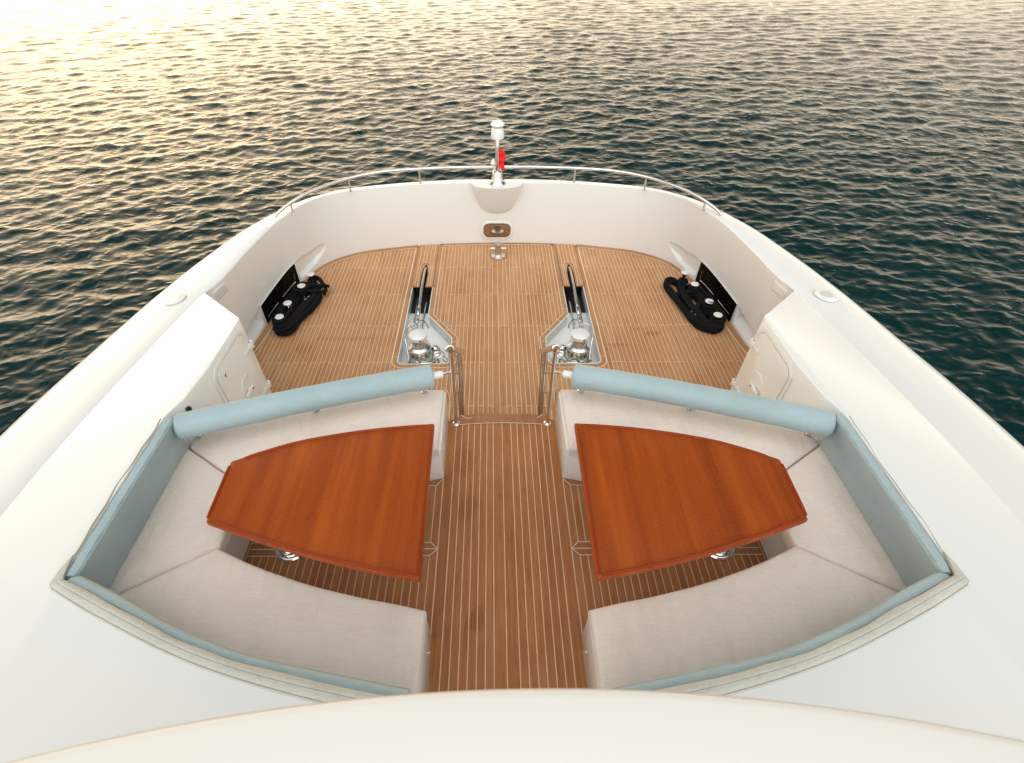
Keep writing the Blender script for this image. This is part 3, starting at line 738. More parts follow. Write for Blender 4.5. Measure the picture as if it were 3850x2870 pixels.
# ------------------------------------------------------------------ sofas
def prism_curve(mb, poly, z0, z1, s): mb.prism([(s*x, y) for x, y in poly], z0, z1)
AFT_F = [(.452, 1.103), (.625, 1.142), (.832, 1.18), (1.157, 1.258), (1.507, 1.373), (1.752, 1.477)]
AFTB = [(2.20, 1.155), (1.967, 1.063), (1.638, .92), (1.226, .784), (.843, .708), (.45, .640)]
AFTO = [(2.262, 1.150), (2.221, 1.130), (1.924, .985), (1.619, .858), (1.345, .765), (1.08, .70), (.661, .615), (.45, .582)]
def cushion(poly, z0, z1, s, name, m, parent, puff=.012, bev=.022, seed=0, wr=1.0, cell=.024, fold='y'):
    """cushion with a finely gridded, slightly puffed and wrinkled top"""
    P = [Vector((s*x, y)) for x, y in poly]
    # outline resampled
    out_ = []
    n = len(P)
    for i in range(n):
        a, b = P[i], P[(i+1) % n]; k = max(1, int((b-a).length/cell))
        out_ += [a.lerp(b, j/k) for j in range(k)]
    bm = bmesh.new(); N_ = len(out_)
    cen = sum(out_, Vector((0, 0)))/N_
    # signed inset rings toward the medial area by scaling along the inward normal
    area = sum(out_[i].x*out_[(i+1) % N_].y-out_[(i+1) % N_].x*out_[i].y for i in range(N_))
    sg = 1 if area > 0 else -1
    xs_ = [p.x for p in out_]; ys_ = [p.y for p in out_]
    g = bmesh.new()
    # constrained triangulation with interior points
    from mathutils.geometry import delaunay_2d_cdt
    def inside(q):
        c = False; j = N_-1
        for i in range(N_):
            a, b = out_[i], out_[j]
            if (a.y > q.y) != (b.y > q.y) and q.x < (b.x-a.x)*(q.y-a.y)/(b.y-a.y)+a.x: c = not c
            j = i
        return c
    def dist(q):
        best = 9
        for i in range(N_):
            a, b = out_[i], out_[(i+1) % N_]; ab = b-a; t = max(0, min(1, (q-a).dot(ab)/max(1e-9, ab.length_squared)))
            best = min(best, (a+ab*t-q).length)
        return best
    pts = list(out_)
    # rounded-edge ring just inside
    gx = np.arange(min(xs_), max(xs_), cell); gy = np.arange(min(ys_), max(ys_), cell)
    for ix, x in enumerate(gx):
        for iy, y in enumerate(gy):
            q = Vector((x+(cell/2 if iy % 2 else 0), y))
            if inside(q) and dist(q) > cell*.75: pts.append(q)
    nrm = []
    for i in range(N_):
        d1 = (out_[i]-out_[i-1]).normalized(); d2 = (out_[(i+1) % N_]-out_[i]).normalized(); t = (d1+d2).normalized()
        nrm.append(Vector((-t.y, t.x))*sg)
    for f_ in (0.30, .65):
        pts += [out_[i]+nrm[i]*bev*f_ for i in range(N_)]
    res = delaunay_2d_cdt(pts, [(i, (i+1) % N_) for i in range(N_)], [], 1, 1e-6)
    V2, F2 = res[0], res[2]
    vs = []
    from mathutils import noise as mn
    for q in V2:
        d = min(dist(q), .25)
        e = min(1, d/bev); zr = -bev*(1-math.sqrt(max(0, 1-(1-e)**2)))
        pf = puff*(1-math.exp(-d/.09))
        w1 = mn.noise(Vector((q.x*5.5+seed, q.y*2.2, seed)))*.006 + (mn.noise(Vector((q.x*15+seed, q.y*2.0, seed+3))) if fold == 'y' else mn.noise(Vector((q.x*2.2+seed, q.y*13, seed+3))))*.0105*(.25+math.exp(-d/.12))
        # pulls along the inner edges
        vs.append(Vector((q.x, q.y, z1+zr+pf-puff*.5+w1*wr*min(1, d/.04))))
    bmv = [bm.verts.new(v) for v in vs]
    for f in F2:
        try: bm.faces.new([bmv[i] for i in f])
        except ValueError: pass
    # skirt
    bnd = [e for e in bm.edges if len(e.link_faces) == 1]
    r = bmesh.ops.extrude_edge_only(bm, edges=bnd); nv = [v for v in r['geom'] if isinstance(v, bmesh.types.BMVert)]
    for v in nv: v.co.z = z0
    bmesh.ops.recalc_face_normals(bm, faces=bm.faces)
    up = sum(1 if f.normal.z > 0 else -1 for f in bm.faces if abs(f.normal.z) > .7)
    if up < 0: bmesh.ops.reverse_faces(bm, faces=bm.faces)
    me = bpy.data.meshes.new(name); bm.to_mesh(me); bm.free()
    return link_mesh(name, me, m, parent, smooth=55)
def sofa(s):
    side = 'port' if s < 0 else 'starboard'
    root = empty('corner_sofa', (s*1.9, 1.7, 0), ('left-hand' if s < 0 else 'right-hand')+' U-shaped white sofa with beige seats and blue backrests, around the '+('left' if s < 0 else 'right')+' wooden table', 'sofa', 'built-in sofas of the forward cockpit')
    # bases
    b = MB(); prism_curve(b, [(.461, 2.835), (.461, 2.25), (1.775, 1.925), (2.28, 1.93), (2.28, 2.36), (1.44, 2.60), (.80, 2.79)], -.02, .312, s)
    b.build('base', M_WHITE, root, smooth=35, bevel=.006)
    b = MB(); prism_curve(b, [(1.775, 1.50), (2.28, 1.50), (2.28, 1.922), (1.775, 1.92)], -.02, .312, s); b.build('base', M_WHITE, root, smooth=35)
    aft = [(q.x, q.y) for q in cr([Vector(p) for p in [(.455, 1.10), (.63, 1.135), (.84, 1.172), (1.165, 1.25), (1.52, 1.365), (1.775, 1.475)]], 4)]
    b = MB(); prism_curve(b, aft+[(2.28, 1.478), (2.28, 1.05), (1.6, .80), (.85, .60), (.455, .52), (.455, -.4), (.452, -.4)][:6], -.02, .312, s); b.build('base', M_WHITE, root, smooth=35, bevel=.005)
    # upstand panel that closes the inner ends
    b = MB(); prism_curve(b, [(.455, 2.252), (.485, 2.252), (.485, 2.83), (.455, 2.842)], -.02, .352, s); b.build('end_panel', M_WHITE, root, smooth=35, bevel=.006)
    b = MB(); prism_curve(b, [(.449, 1.02), (.485, 1.02), (.485, .52), (.449, .52)], -.02, .352, s); b.build('end_panel', M_WHITE, root, smooth=35, bevel=.006)
    for (y, z) in ((2.40, .18), (.98, .10), (.72, .17)):
        b = MB(); b.lathe([(.007, 0), (.007, .004)], (s*.4545 if y > 2 else s*.4485, y, z), (-s, 0, 0), 10); b.build('press_stud', M_CHROME, root)
    # front seat cushion: forward edge straight, aft edge to the inner corner
    front = [(.468, 2.835), (.60, 2.828), (.80, 2.80), (1.10, 2.72), (1.44, 2.63), (1.80, 2.50), (2.185, 2.39), (2.235, 2.365), (2.268, 2.30), (2.264, 2.252), (1.742, 1.918), (1.60, 1.965), (1.343, 2.06), (1.09, 2.125), (.80, 2.178), (.47, 2.225)]
    cushion(front, .312, .40, s, 'seat_cushion', M_SEAT, root, seed=1+s)
    mid = [(2.268, 2.246), (1.745, 1.912), (1.742, 1.485), (2.25, 1.176), (2.285, 1.17), (2.285, 2.246)]
    cushion(mid, .312, .40, s, 'seat_cushion', M_SEAT, root, seed=5+s, fold='x')
    aftp = [(q.x, q.y) for q in cr([Vector(p) for p in AFT_F], 4)]
    cushion(aftp+[(2.252, 1.168), (2.20, 1.10), (1.6, .84), (1.2, .73), (.80, .65), (.452, .60)], .312, .40, s, 'seat_cushion', M_SEAT, root, seed=9+s)
    # side backrest, leaning very slightly inboard at the top
    b = MB(); ys = np.linspace(1.150, 2.245, 40); vs = []; fs = []
    sec = [(2.268, .39), (2.258, .48), (2.236, .62), (2.221, .695), (2.219, .712), (2.226, .724), (2.250, .732), (2.274, .724), (2.288, .70), (2.290, .39)]
    K = len(sec)
    for y in ys:
        e = min(1, (y-ys[0])/.012, (ys[-1]-y)/.012); e = math.sqrt(max(0, e))
        for i, (x, z) in enumerate(sec):
            cxm, czm = 2.256, .56
            pull = .004*math.sin(y*41+s)*math.sin(y*17)
            vs.append((s*(cxm+(x-cxm)*(.75+.25*e)+(pull if 3 < i < 8 else 0)), y, czm+(z-czm)*(.975+.025*e)))
    for i in range(len(ys)-1):
        for k in range(K): fs.append((i*K+k, i*K+(k+1) % K, (i+1)*K+(k+1) % K, (i+1)*K+k))
    fs += [tuple(range(K)), tuple(range((len(ys)-1)*K, len(ys)*K))[::-1]]
    b.add(vs, fs); sb = b.build('back_cushion', M_BLUE, root, smooth=40)
    b = MB(); b.tube([(s*2.2185, y, .714) for y in ys[1:-1]], .0032, 6); b.tube([(s*2.222, 2.244, z) for z in (.42, .70)], .003, 6); b.build('piping', M_BLUE, sb)
    # olive edge of the stowed cover peeping out behind the backrest
    b = MB(); pth = [(s*(2.293+.006*math.sin(y*9+1.2*s)+.004*math.sin(y*23)), y, .732) for y in np.linspace(1.17, 2.22, 46)]
    b.tube(pth, [.0045*(.6+.6*abs(math.sin(y[1]*6+s)))*(1 if s < 0 else .5) for y in pth], 8)
    b.build('cover_edge', M_EDGE, root)
    # aft backrest
    fi = cr([Vector(p) for p in AFTB], 8); fo = cr([Vector(p) for p in [(2.262, 1.120), (1.924, .985), (1.619, .858), (1.345, .765), (1.0, .685), (.45, .582)]], 8)
    vs = []; fs = []
    secw = [(0, .38), (-.03, .55), (0, .690), (.03, .708), (.15, .720), (.5, .728), (.85, .722), (1.0, .70), (1.0, .38)]
    K = len(secw); n = len(fi)
    for i in range(n):
        a, c = fi[i], fo[i]
        for u, z in secw:
            p = a.lerp(c, u); wv = .0012*math.sin(i*1.9+u*3) if z > .71 else 0
            vs.append((s*p.x, p.y, z+wv))
    for i in range(n-1):
        for k in range(K): fs.append((i*K+k, i*K+(k+1) % K, (i+1)*K+(k+1) % K, (i+1)*K+k))
    fs += [tuple(range(K)), tuple(range((n-1)*K, n*K))[::-1]]
    b = MB(); b.add(vs, fs); ab = b.build('back_cushion', M_BLUE, root, smooth=40)
    b = MB(); b.tube([(s*p.x, p.y-.003, .712) for p in fi], .003, 6); b.build('piping', M_EDGE if s < 0 else M_BLUE, ab)
    # grey rolled cover lying on the coaming edge behind the backrest
    bi = cr([Vector(p) for p in [(2.262, 1.128), (1.924, .992), (1.619, .866), (1.345, .773), (1.0, .692), (.45, .590)]], 10); bo = cr([Vector(p) for p in [(2.30, 1.085), (2.02, .960), (1.60, .795), (1.30, .700), (.95, .615), (.45, .515)]], 10)
    vs = []; fs = []; us = [(-.02, .700), (0, .735), (.12, .748), (.3, .753), (.47, .751), (.5, .7475), (.53, .751), (.75, .749), (.92, .738), (1.0, .729), (1.04, .733), (1.09, .731), (1.12, .722)]
    K = len(us); n = len(bi)
    from mathutils import noise as mn
    for i in range(n):
        for u, z in us:
            p = bi[i].lerp(bo[i], u)
            wv = mn.noise(Vector((p.x*13, p.y*13, s*4.0)))*.003 + mn.noise(Vector((p.x*42, u*4, s*4.0)))*.002 if 0 < u < 1 else 0
            wb = 0.0025*math.sin(i*.55+s)*(1-u) if u < .2 else 0
            vs.append((s*p.x, p.y+wb, z+wv))
    for i in range(n-1):
        for k in range(K-1): fs.append((i*K+k, i*K+k+1, (i+1)*K+k+1, (i+1)*K+k))
    b = MB(); b.add(vs, fs); bd = b.build('cover_roll', M_BAND, root, smooth=60)
    # corner fold of the cover running a little way forward
    b = MB(); vs = [(2.262, 1.128, .741), (2.30, 1.085, .741), (2.315, 1.10, .738), (2.312, 1.19, .735), (2.296, 1.26, .733), (2.286, 1.20, .735), (2.272, 1.14, .738)]
    b.add([(s*x, y, z) for x, y, z in vs], [tuple(range(7))]); b.add([(s*x, y, z-.015) for x, y, z in vs], [tuple(range(7))])
    b.add([(s*x, y, z) for x, y, z in vs]+[(s*x, y, z-.015) for x, y, z in vs], [(i, (i+1) % 7, 7+(i+1) % 7, 7+i) for i in range(7)])
    b.build('cover_fold', M_BAND, root, smooth=30)
    return root
sofa(-1); sofa(1)

# ------------------------------------------------------------------ padded rails in front of the sofas
def padded_rail(s):
    root = empty('padded_rail', (s*1.44, 2.595, .40), ('left-hand' if s < 0 else 'right-hand')+' long pale blue padded roll on steel posts beyond the '+('left' if s < 0 else 'right')+' table', 'padded rail', 'blue padded rails of the cockpit')
    A = Vector((s*.53, 2.742, .622)); B = Vector((s*2.228, 2.231, .635)); d = (B-A).normalized()
    n = 40; path = []; rs = []
    for i in range(n+1):
        t = i/n; p = A.lerp(B, t) + Vector((0, .022*math.sin(math.pi*t), 0)); path.append(p)
    L_ = (B-A).length
    extra = [A-d*.0, A+d*.004, A+d*.010, A+d*.018]; 
    P = [A, A+d*.003, A+d*.009, A+d*.02]+path[1:-1]+[B-d*.03, B-d*.014, B-d*.004, B]
    R = [.070, .083, .0895, .0915]+[.0915+.0008*math.sin(i*1.3) for i in range(n-1)]+[.0915, .088, .080, .062]
    b = MB(); b.tube(P, R, 40); b.build('bolster', M_BLUE, root, smooth=60)
    for (px_, py_) in ((.62, 2.790), (1.437, 2.597), (2.223, 2.347)):
        top = A.lerp(B, (px_-.53)/(2.228-.53))
        b = MB(); b.tube([(s*px_, py_, .385), (s*px_, py_-.035, .50), (s*px_, top.y+.01, .60)], .0165, 16); b.lathe([(.026, 0), (.026, .006), (.018, .012)], (s*px_, py_, .398), (0, 0, 1), 20)
        b.build('post', M_CHROME, root, smooth=50)
    b = MB(); b.tube([A-d*.075, A-d*.070, A-d*.01, A+d*.01], [.024, .028, .030, .030], 18); b.build('end_sleeve', M_PLASTIC, root, smooth=50)
    pole = Vector((s*.392, 2.808, .60)); e0 = A-d*.07
    b = MB(); b.tube([e0, e0.lerp(pole, .4)+Vector((0, 0, .006)), pole], .0085, 12); b.build('link_rod', M_CHROME, root)
padded_rail(-1); padded_rail(1)

# ------------------------------------------------------------------ tables
def table(s):
    root = empty('cockpit_table', (s*1.1, 1.68, 0), ('left-hand' if s < 0 else 'right-hand')+' varnished reddish wooden table with raised edges, inside the '+('left' if s < 0 else 'right')+' sofa', 'table', 'varnished cockpit tables')
    aft = cr([Vector(p) for p in [(.456, 1.137), (.739, 1.19), (1.046, 1.263), (1.373, 1.36), (1.704, 1.475)]], 6)
    fwd = cr([Vector(p) for p in [(1.722, 1.90), (1.543, 1.985), (1.345, 2.063), (1.09, 2.126), (.825, 2.172), (.47, 2.210)]], 4)
    poly = [(s*p.x, p.y) for p in aft]+[(s*p.x, p.y) for p in fwd]
    b = MB(); b.prism(poly, .650, .690); b.build('table_top', M_TABLE, root, smooth=35, bevel=.012, seg=3)
    Z = .690
    def rim(path, w=.016, h=.011):
        b = MB(); P = [Vector(p) for p in path]; n = len(P); vs = []; fs = []
        for i in range(n):
            t = (P[min(i+1, n-1)]-P[max(i-1, 0)]).normalized(); nn = Vector((-t.y, t.x)); e = 1 if 0 < i < n-1 else .6
            for (u, z) in ((-.5, 0), (-.42, h*.8*e), (-.15, h*e), (.2, h*e), (.45, h*.7*e), (.5, 0)): vs.append((P[i].x+nn.x*w*u, P[i].y+nn.y*w*u, Z-.001+z))
        K = 6
        for i in range(n-1):
            for k in range(K-1): fs.append((i*K+k, i*K+k+1, (i+1)*K+k+1, (i+1)*K+k))
        fs += [tuple(range(K)), tuple(range((n-1)*K, n*K))[::-1]]
        b.add(vs, fs); return b.build('table_rim', M_RIMWOOD, root, smooth=60)
    def inset_(pts, dx, dy): return [(s*(p[0]+dx), p[1]+dy) for p in pts]
    f2 = [(p.x, p.y) for p in fwd]; a2 = [(p.x, p.y) for p in aft]
    rim(inset_(f2[2:-1], -.003, -.016)); rim(inset_(a2[1:-1], .0, .016))
    rim([(s*(1.700+.013*t), 1.50+.36*t) for t in np.linspace(0, 1, 8)]); rim([(s*(.474+.010*t), 1.165+.99*t) for t in np.linspace(0, 1, 12)])
    for (x, y) in ((1.465, 1.69), (.72, 1.76)):
        b = MB(); b.lathe([(0, 0), (.118, 0), (.118, .010), (.108, .016), (.100, .012), (.094, .022), (.086, .026), (.079, .020), (.072, .032), (.064, .036), (.058, .030), (.050, .046), (.042, .05), (.0, .05)], (s*x, y, .004), n=48)
        b.build('pedestal_foot', M_CHROME, root, smooth=30)
        b = MB(); b.lathe([(.036, .05), (.036, .34), (.029, .345), (.029, .640), (.08, .642), (.08, .651)], (s*x, y, 0), n=32); b.build('pedestal', M_CHROME, root, smooth=30)
    return root
table(-1); table(1)

# ------------------------------------------------------------------ hand rails at the step
def handrail(s):
    root = empty('handrail', (s*.39, 2.81, 0), ('left' if s < 0 else 'right')+' polished steel handrail with short rungs beside the step, next to the '+('left' if s < 0 else 'right')+' sofa', 'handrail', 'steel handrails at the step')
    b = MB(); b.tube([(s*.390, 2.810, .0), (s*.390, 2.810, .815)], .0165, 20); b.build('post', M_CHROME, root, smooth=60)
    b = MB(); b.lathe([(.0, .0), (.032, .0), (.032, .004), (.024, .011), (.017, .014)], (s*.39, 2.81, .001), n=28); b.build('flange', M_CHROME, root, smooth=40)
    # top rail runs down towards the foredeck, parallel to the steps
    b = MB(); pa = [Vector((s*.393, 2.770, .850)), Vector((s*.393, 2.776, .850)), Vector((s*.391, 2.80, .846)), Vector((s*.388, 2.86, .800)), Vector((s*.372, 3.05, .62)), Vector((s*.358, 3.20, .475)), Vector((s*.352, 3.27, .415)), Vector((s*.352, 3.275, .410))]
    vs = []; n = 28
    for i, p in enumerate(pa):
        t = (pa[min(i+1, len(pa)-1)]-pa[max(i-1, 0)]).normalized(); side = t.cross(Vector((0, 0, 1))).normalized(); up = side.cross(t)
        rr = 1.0 if 0 < i < len(pa)-1 else .88
        for k in range(n):
            a = 2*math.pi*k/n; vs.append(p+side*.034*rr*math.cos(a)+up*.024*rr*math.sin(a))
    fs = [(i*n+k, i*n+(k+1) % n, (i+1)*n+(k+1) % n, (i+1)*n+k) for i in range(len(pa)-1) for k in range(n)]
    fs += [tuple(range(n))[::-1], tuple(range((len(pa)-1)*n, len(pa)*n))]
    b.add(vs, fs); b.build('top_rail', M_CHROME, root, smooth=50)
    b = MB(); b.tube([(s*.380, 3.215, .44), (s*.392, 3.215, FZ)], .0145, 16); b.build('newel', M_CHROME, root, smooth=60)
    b = MB(); b.tube([(s*.352, 3.235, .42), (s*.372, 3.24, FZ)], .0125, 16); b.build('newel', M_CHROME, root, smooth=60)
    for (za, zb) in ((.575, .205), (.355, -.03)):
        b = MB(); b.tube([(s*.388, 2.815, za), (s*.383, 3.215, zb)], .0085, 12); b.build('mid_rail', M_CHROME, root)
    return root
handrail(-1); handrail(1)

# ------------------------------------------------------------------ anchor windlasses
def windlass(s):
    cx, cy, z0 = s*.946, 4.545, -.835
    root = empty('anchor_windlass', (cx, cy, z0), 'polished steel anchor windlass with domed drum in the '+('left' if s < 0 else 'right')+' recess of the foredeck', 'windlass', 'anchor windlasses on the foredeck')
    b = MB(); b.lathe([(0, 0), (.175, 0), (.175, .014), (.163, .020), (.150, .022), (.150, .034), (.14, .04), (0, .04)], (cx, cy, z0+.001), n=48); b.build('base_ring', M_CHROME, root, smooth=30)
    for k in range(8):
        a = math.radians(k*45+10); b = MB(); b.lathe([(.009, 0), (.009, .012), (.0, .013)], (cx+.163*math.cos(a), cy+.163*math.sin(a), z0+.018), n=6)
        b.build('bolt', M_SATIN, root, smooth=30)
    b = MB(); b.lathe([(.132, .04), (.135, .06), (.135, .105), (.128, .112), (.122, .118), (.122, .150), (.128, .156)], (cx, cy, z0), n=48); b.build('gearbox', M_SATIN, root, smooth=30)
    # gypsy with pockets
    b = MB()
    for k in range(10):
        a = math.radians(36*k); b.box((cx+.118*math.cos(a), cy+.118*math.sin(a), z0+.190), (.03, .034, .05), Matrix.Rotation(a, 3, 'Z'))
    b.lathe([(.100, .155), (.100, .225)], (cx, cy, z0), n=32)
    b.build('gypsy', M_SATIN, root, smooth=30, bevel=.004)
    b = MB(); b.lathe([(.118, .215), (.134, .222), (.138, .236), (.134, .248), (.100, .268), (.092, .272)], (cx, cy, z0), n=48); b.build('flange', M_CHROME, root, smooth=30)
    b = MB(); b.lathe([(.085, .270), (.080, .300), (.080, .360), (.086, .376), (.100, .384)], (cx, cy, z0), n=48); b.build('drum', M_CHROME, root, smooth=50)
    b = MB(); b.lathe([(.098, .380), (.108, .388), (.110, .408), (.108, .428), (.098, .4345), (.05, .452), (.022, .4575), (.018, .4555), (0, .456)], (cx, cy, z0), n=56); cp = b.build('drum_cap', M_CAP, root, smooth=32)
    b = MB(); a = math.radians(-72); b.lathe([(.011, 0), (.011, .004)], (cx+.1085*math.cos(a), cy+.1085*math.sin(a), z0+.407), (math.cos(a), math.sin(a), 0), 14); b.build('bar_hole', M_BLACK, cp)
    # brake band, clamp and shaft with its hand wheel
    b = MB(); b.torus((cx, cy, z0+.130), .137, .006); b.box((cx-s*.01, cy-.150, z0+.125), (.035, .03, .05)); b.box((cx-s*.07, cy-.137, z0+.125), (.035, .03, .05)); b.build('brake_band', M_CHROME, root, smooth=35)
    wc_ = Vector((s*.652, 4.395, z0+.215)); b = MB(); b.tube([(cx-s*.02, cy-.165, z0+.12), (cx-s*.14, cy-.165, z0+.13), (s*.74, 4.385, z0+.175), (s*.715, 4.388, z0+.195)], .011, 12); b.tube([(s*.715, 4.388, z0+.195), tuple(wc_)], .009, 10); b.build('brake_shaft', M_CHROME, root, smooth=50)
    ax = Vector((-s*.80, .10, .55)).normalized(); b = MB(); b.torus(wc_, .072, .0085, ax)
    q = Vector((0, 0, 1)).rotation_difference(ax)
    for k in range(3):
        a = math.radians(120*k+20); b.tube([wc_, wc_+q @ Vector((.07*math.cos(a), .07*math.sin(a), 0))], .005, 8)
    b.lathe([(.014, -.01), (.014, .012)], wc_, ax, 14); b.build('hand_wheel', M_CHROME, root, smooth=50)
    b = MB(); b.box((s*.715, 4.385, z0+.10), (.022, .02, .19)); b.build('wheel_bracket', M_SATIN, root, smooth=30)
    # second wheel, ahead and outboard
    w2 = Vector((s*1.083, 4.955, z0+.20)); ax2 = Vector((s*.1, -.25, 1)).normalized(); b = MB(); b.torus(w2, .070, .008, ax2)
    q = Vector((0, 0, 1)).rotation_difference(ax2)
    for k in range(4):
        a = math.radians(90*k+30); b.tube([w2, w2+q @ Vector((.068*math.cos(a), .068*math.sin(a), 0))], .0055, 8)
    b.tube([w2, w2-Vector((0, -.01, .17))], .011, 10); b.build('hand_wheel', M_CHROME, root, smooth=50)
    # control lever outboard
    b = MB(); b.tube([(s*1.155, 4.80, z0+.24), (s*1.150, 4.73, z0+.215)], .012, 12); b.tube([(s*1.150, 4.74, z0+.215), (s*1.128, 4.68, z0+.16), (s*1.10, 4.56, z0+.10), (s*1.10, 4.50, z0+.02)], .009, 10); b.tube([(s*1.115, 4.80, z0+.05), (s*1.118, 4.55, z0+.06)], .007, 8); b.box((s*1.103, 4.49, z0+.03), (.03, .035, .06)); b.build('lever', M_CHROME, root, smooth=40)
    # cowl over the chain pipe, inboard
    cw = Vector((s*.790, 4.715, z0)); b = MB(); b.lathe([(0, 0), (.078, 0), (.078, .010), (.070, .020), (.060, .024), (.066, .034), (.066, .055), (.055, .062)], cw, n=36)
    b.build('cowl_flange', M_CHROME, root, smooth=30)
    vs = []; fs = []; nu, nv = 16, 14
    for i in range(nu+1):
        th = math.pi*i/nu
        for j in range(nv+1):
            ph = math.pi*.62*j/nv
            # dome opened towards the drum
            dx, dy = s*math.sin(ph)*math.cos(th)*0 + 0, 0
            vs.append(cw+Vector((s*(-.056*math.cos(ph)*1.0+.002), .056*math.sin(ph)*math.cos(th), .055+.060*math.sin(ph)*math.sin(th))))
    for i in range(nu):
        for j in range(nv): fs.append((i*(nv+1)+j, (i+1)*(nv+1)+j, (i+1)*(nv+1)+j+1, i*(nv+1)+j+1))
    b = MB(); b.add(vs, fs); b.build('cowl', M_CHROME, root, smooth=60)
    b = MB(); b.lathe([(0, .03), (.046, .03), (.046, .068), (0, .068)], cw, n=24); b.build('cowl_mouth', M_BLACK, root)
    return root
windlass(-1); windlass(1)
def chain_run(s):
    root = empty('anchor_chain', (s*1.05, 5.3, -.835), 'steel anchor shank, swivel and chain lying in the '+('left' if s < 0 else 'right')+' foredeck slot ahead of its windlass', 'anchor chain', 'anchor chains in the foredeck slots')
    # shank: flat bar with a rounded top edge, arching out of the slot
    pts = cr([Vector(p) for p in [(1.056, 6.53, -.78), (1.056, 6.50, -.69), (1.058, 6.42, -.645), (1.060, 6.25, -.62), (1.060, 5.95, -.62), (1.060, 5.7, -.645), (1.062, 5.50, -.69)]], 6)
    vs = []; fs = []; sec = [(-.014, -.075), (-.017, -.02), (-.014, -.006), (-.006, 0), (.006, 0), (.014, -.006), (.017, -.02), (.014, -.075)]; K = len(sec); n = len(pts)
    for i, p in enumerate(pts):
        t = (pts[min(i+1, n-1)]-pts[max(i-1, 0)]).normalized(); up = Vector((1, 0, 0)).cross(t).normalized(); up = up if up.z > 0 or i < 4 else -up
        if i < 4 and up.y < 0: up = -up
        f = .55+.45*min(1, i/5) if i < n-6 else 1-.35*(i-(n-6))/5
        for (u, w) in sec: vs.append(Vector((s*(p.x+u*f*1.1), p.y+up.y*w*f, p.z+up.z*w*f)))
    for i in range(n-1):
        for k in range(K): fs.append((i*K+k, i*K+(k+1) % K, (i+1)*K+(k+1) % K, (i+1)*K+k))
    fs += [tuple(range(K)), tuple(range((n-1)*K, n*K))[::-1]]
    b = MB(); b.add(vs, fs); b.build('anchor_shank', M_SATIN, root, smooth=50)
    b = MB(); b.tube([(s*1.062, 5.53, -.70), (s*1.062, 5.50, -.70), (s*1.062, 5.36, -.715), (s*1.062, 5.345, -.72)], [.018, .026, .027, .016], 14); b.tube([(s*1.062, 5.345, -.72), (s*1.063, 5.31, -.725)], .012, 10); b.tube([(s*1.063, 5.315, -.725), (s*1.063, 5.29, -.728), (s*1.064, 5.22, -.735), (s*1.064, 5.20, -.74)], [.014, .025, .024, .016], 14)
    sw = b.build('swivel', M_CHROME, root, smooth=50)
    b = MB(); b.tube([(s*1.062+.0, 5.44+.028*math.cos(a), -.675+.0) if False else (s*(1.062+.014*math.cos(a)), 5.44+.032*math.sin(a), -.682) for a in np.linspace(0, 2*math.pi, 20)[:-1]], .004, 6, closed=True); b.build('swivel_eye', M_SEAM, sw)
    # chain links to the gypsy
    A = Vector((s*1.064, 5.19, -.745)); B = Vector((s*1.035, 4.66, z_g := -.655))
    nL = 11; d = (B-A)/nL
    for k in range(nL):
        c = A+d*(k+.5); t = d.normalized(); side = t.cross(Vector((0, 0, 1))).normalized(); up = side.cross(t)
        sd = side if k % 2 else up; b = MB()
        path = []
        for a in np.linspace(0, 2*math.pi, 20)[:-1]: path.append(c+t*.034*math.cos(a)+sd*.020*math.sin(a))
        b.tube(path, .0075, 8, closed=True); b.build('chain_link', M_SATIN, root, smooth=60)
    # chain stopper frame
    b = MB(); b.box((s*1.02, 5.10, -.80), (.10, .05, .06)); b.tube([(s*1.00, 5.12, -.83), (s*1.00, 5.12, -.72), (s*1.10, 5.12, -.72), (s*1.10, 5.12, -.83)], .007, 8); b.tube([(s*.995, 5.14, -.82), (s*.99, 4.98, -.76), (s*.995, 4.86, -.82)], .006, 8)
    b.build('chain_stopper', M_CHROME, root, smooth=35)
    b = MB(); b.tube([(s*1.03, 5.24, -.73), (s*.99, 5.29, -.76), (s*.94, 5.26, -.81), (s*.925, 5.20, -.825)], .005, 8); b.build('lashing', M_BLACK, root)
chain_run(-1); chain_run(1)

# ------------------------------------------------------------------ mooring bollards and black rope piles
def bollard_pair():
    c = Vector((2.69, 5.11, FZ)); root = empty('mooring_bollard', tuple(c), 'x', 'bollard', 'twin mooring bollards on the foredeck')
    b = MB(); b.prism([(2.69+p[0], 5.11+p[1]) for p in rrect(.16, .46, .07)], FZ+.001, FZ+.022); b.build('base_plate', M_CHROME, root, smooth=35, bevel=.005)
    for dy in (-.145, .145):
        b = MB(); b.lathe([(.034, .02), (.030, .05), (.026, .09), (.030, .15), (.040, .19), (.052, .205)], (2.69, 5.11+dy, FZ), n=28); p = b.build('post', M_CHROME, root, smooth=50)
        b = MB(); b.lathe([(.046, .204), (.052, .208), (.053, .215), (.046, .221), (0, .223)], (2.69, 5.11+dy, FZ), n=36); b.build('cap', M_CAP, p, smooth=35)
    return root
bp = bollard_pair()
labels = {(1, 0): 'right-hand aft pair of disc-topped steel bollards, under black rope', (1, 1): 'right-hand forward pair of disc-topped steel bollards, nearer the bow',
          (-1, 0): 'left-hand aft pair of disc-topped steel bollards, under black rope', (-1, 1): 'left-hand forward pair of disc-topped steel bollards, nearer the bow'}
first = True
for s in (-1, 1):
    for k, (x, y, rz) in enumerate(((2.693, 5.105, .05), (2.595, 5.79, .17))):
        o = bp if first else copy_tree(bp); first = False
        o.location = (s*x, y, FZ+.008); o.rotation_euler = (0, 0, s*rz); o['label'] = labels[(s, k)]
bpos = [(2.70, 4.962), (2.686, 5.25), (2.62, 5.648), (2.572, 5.932)]
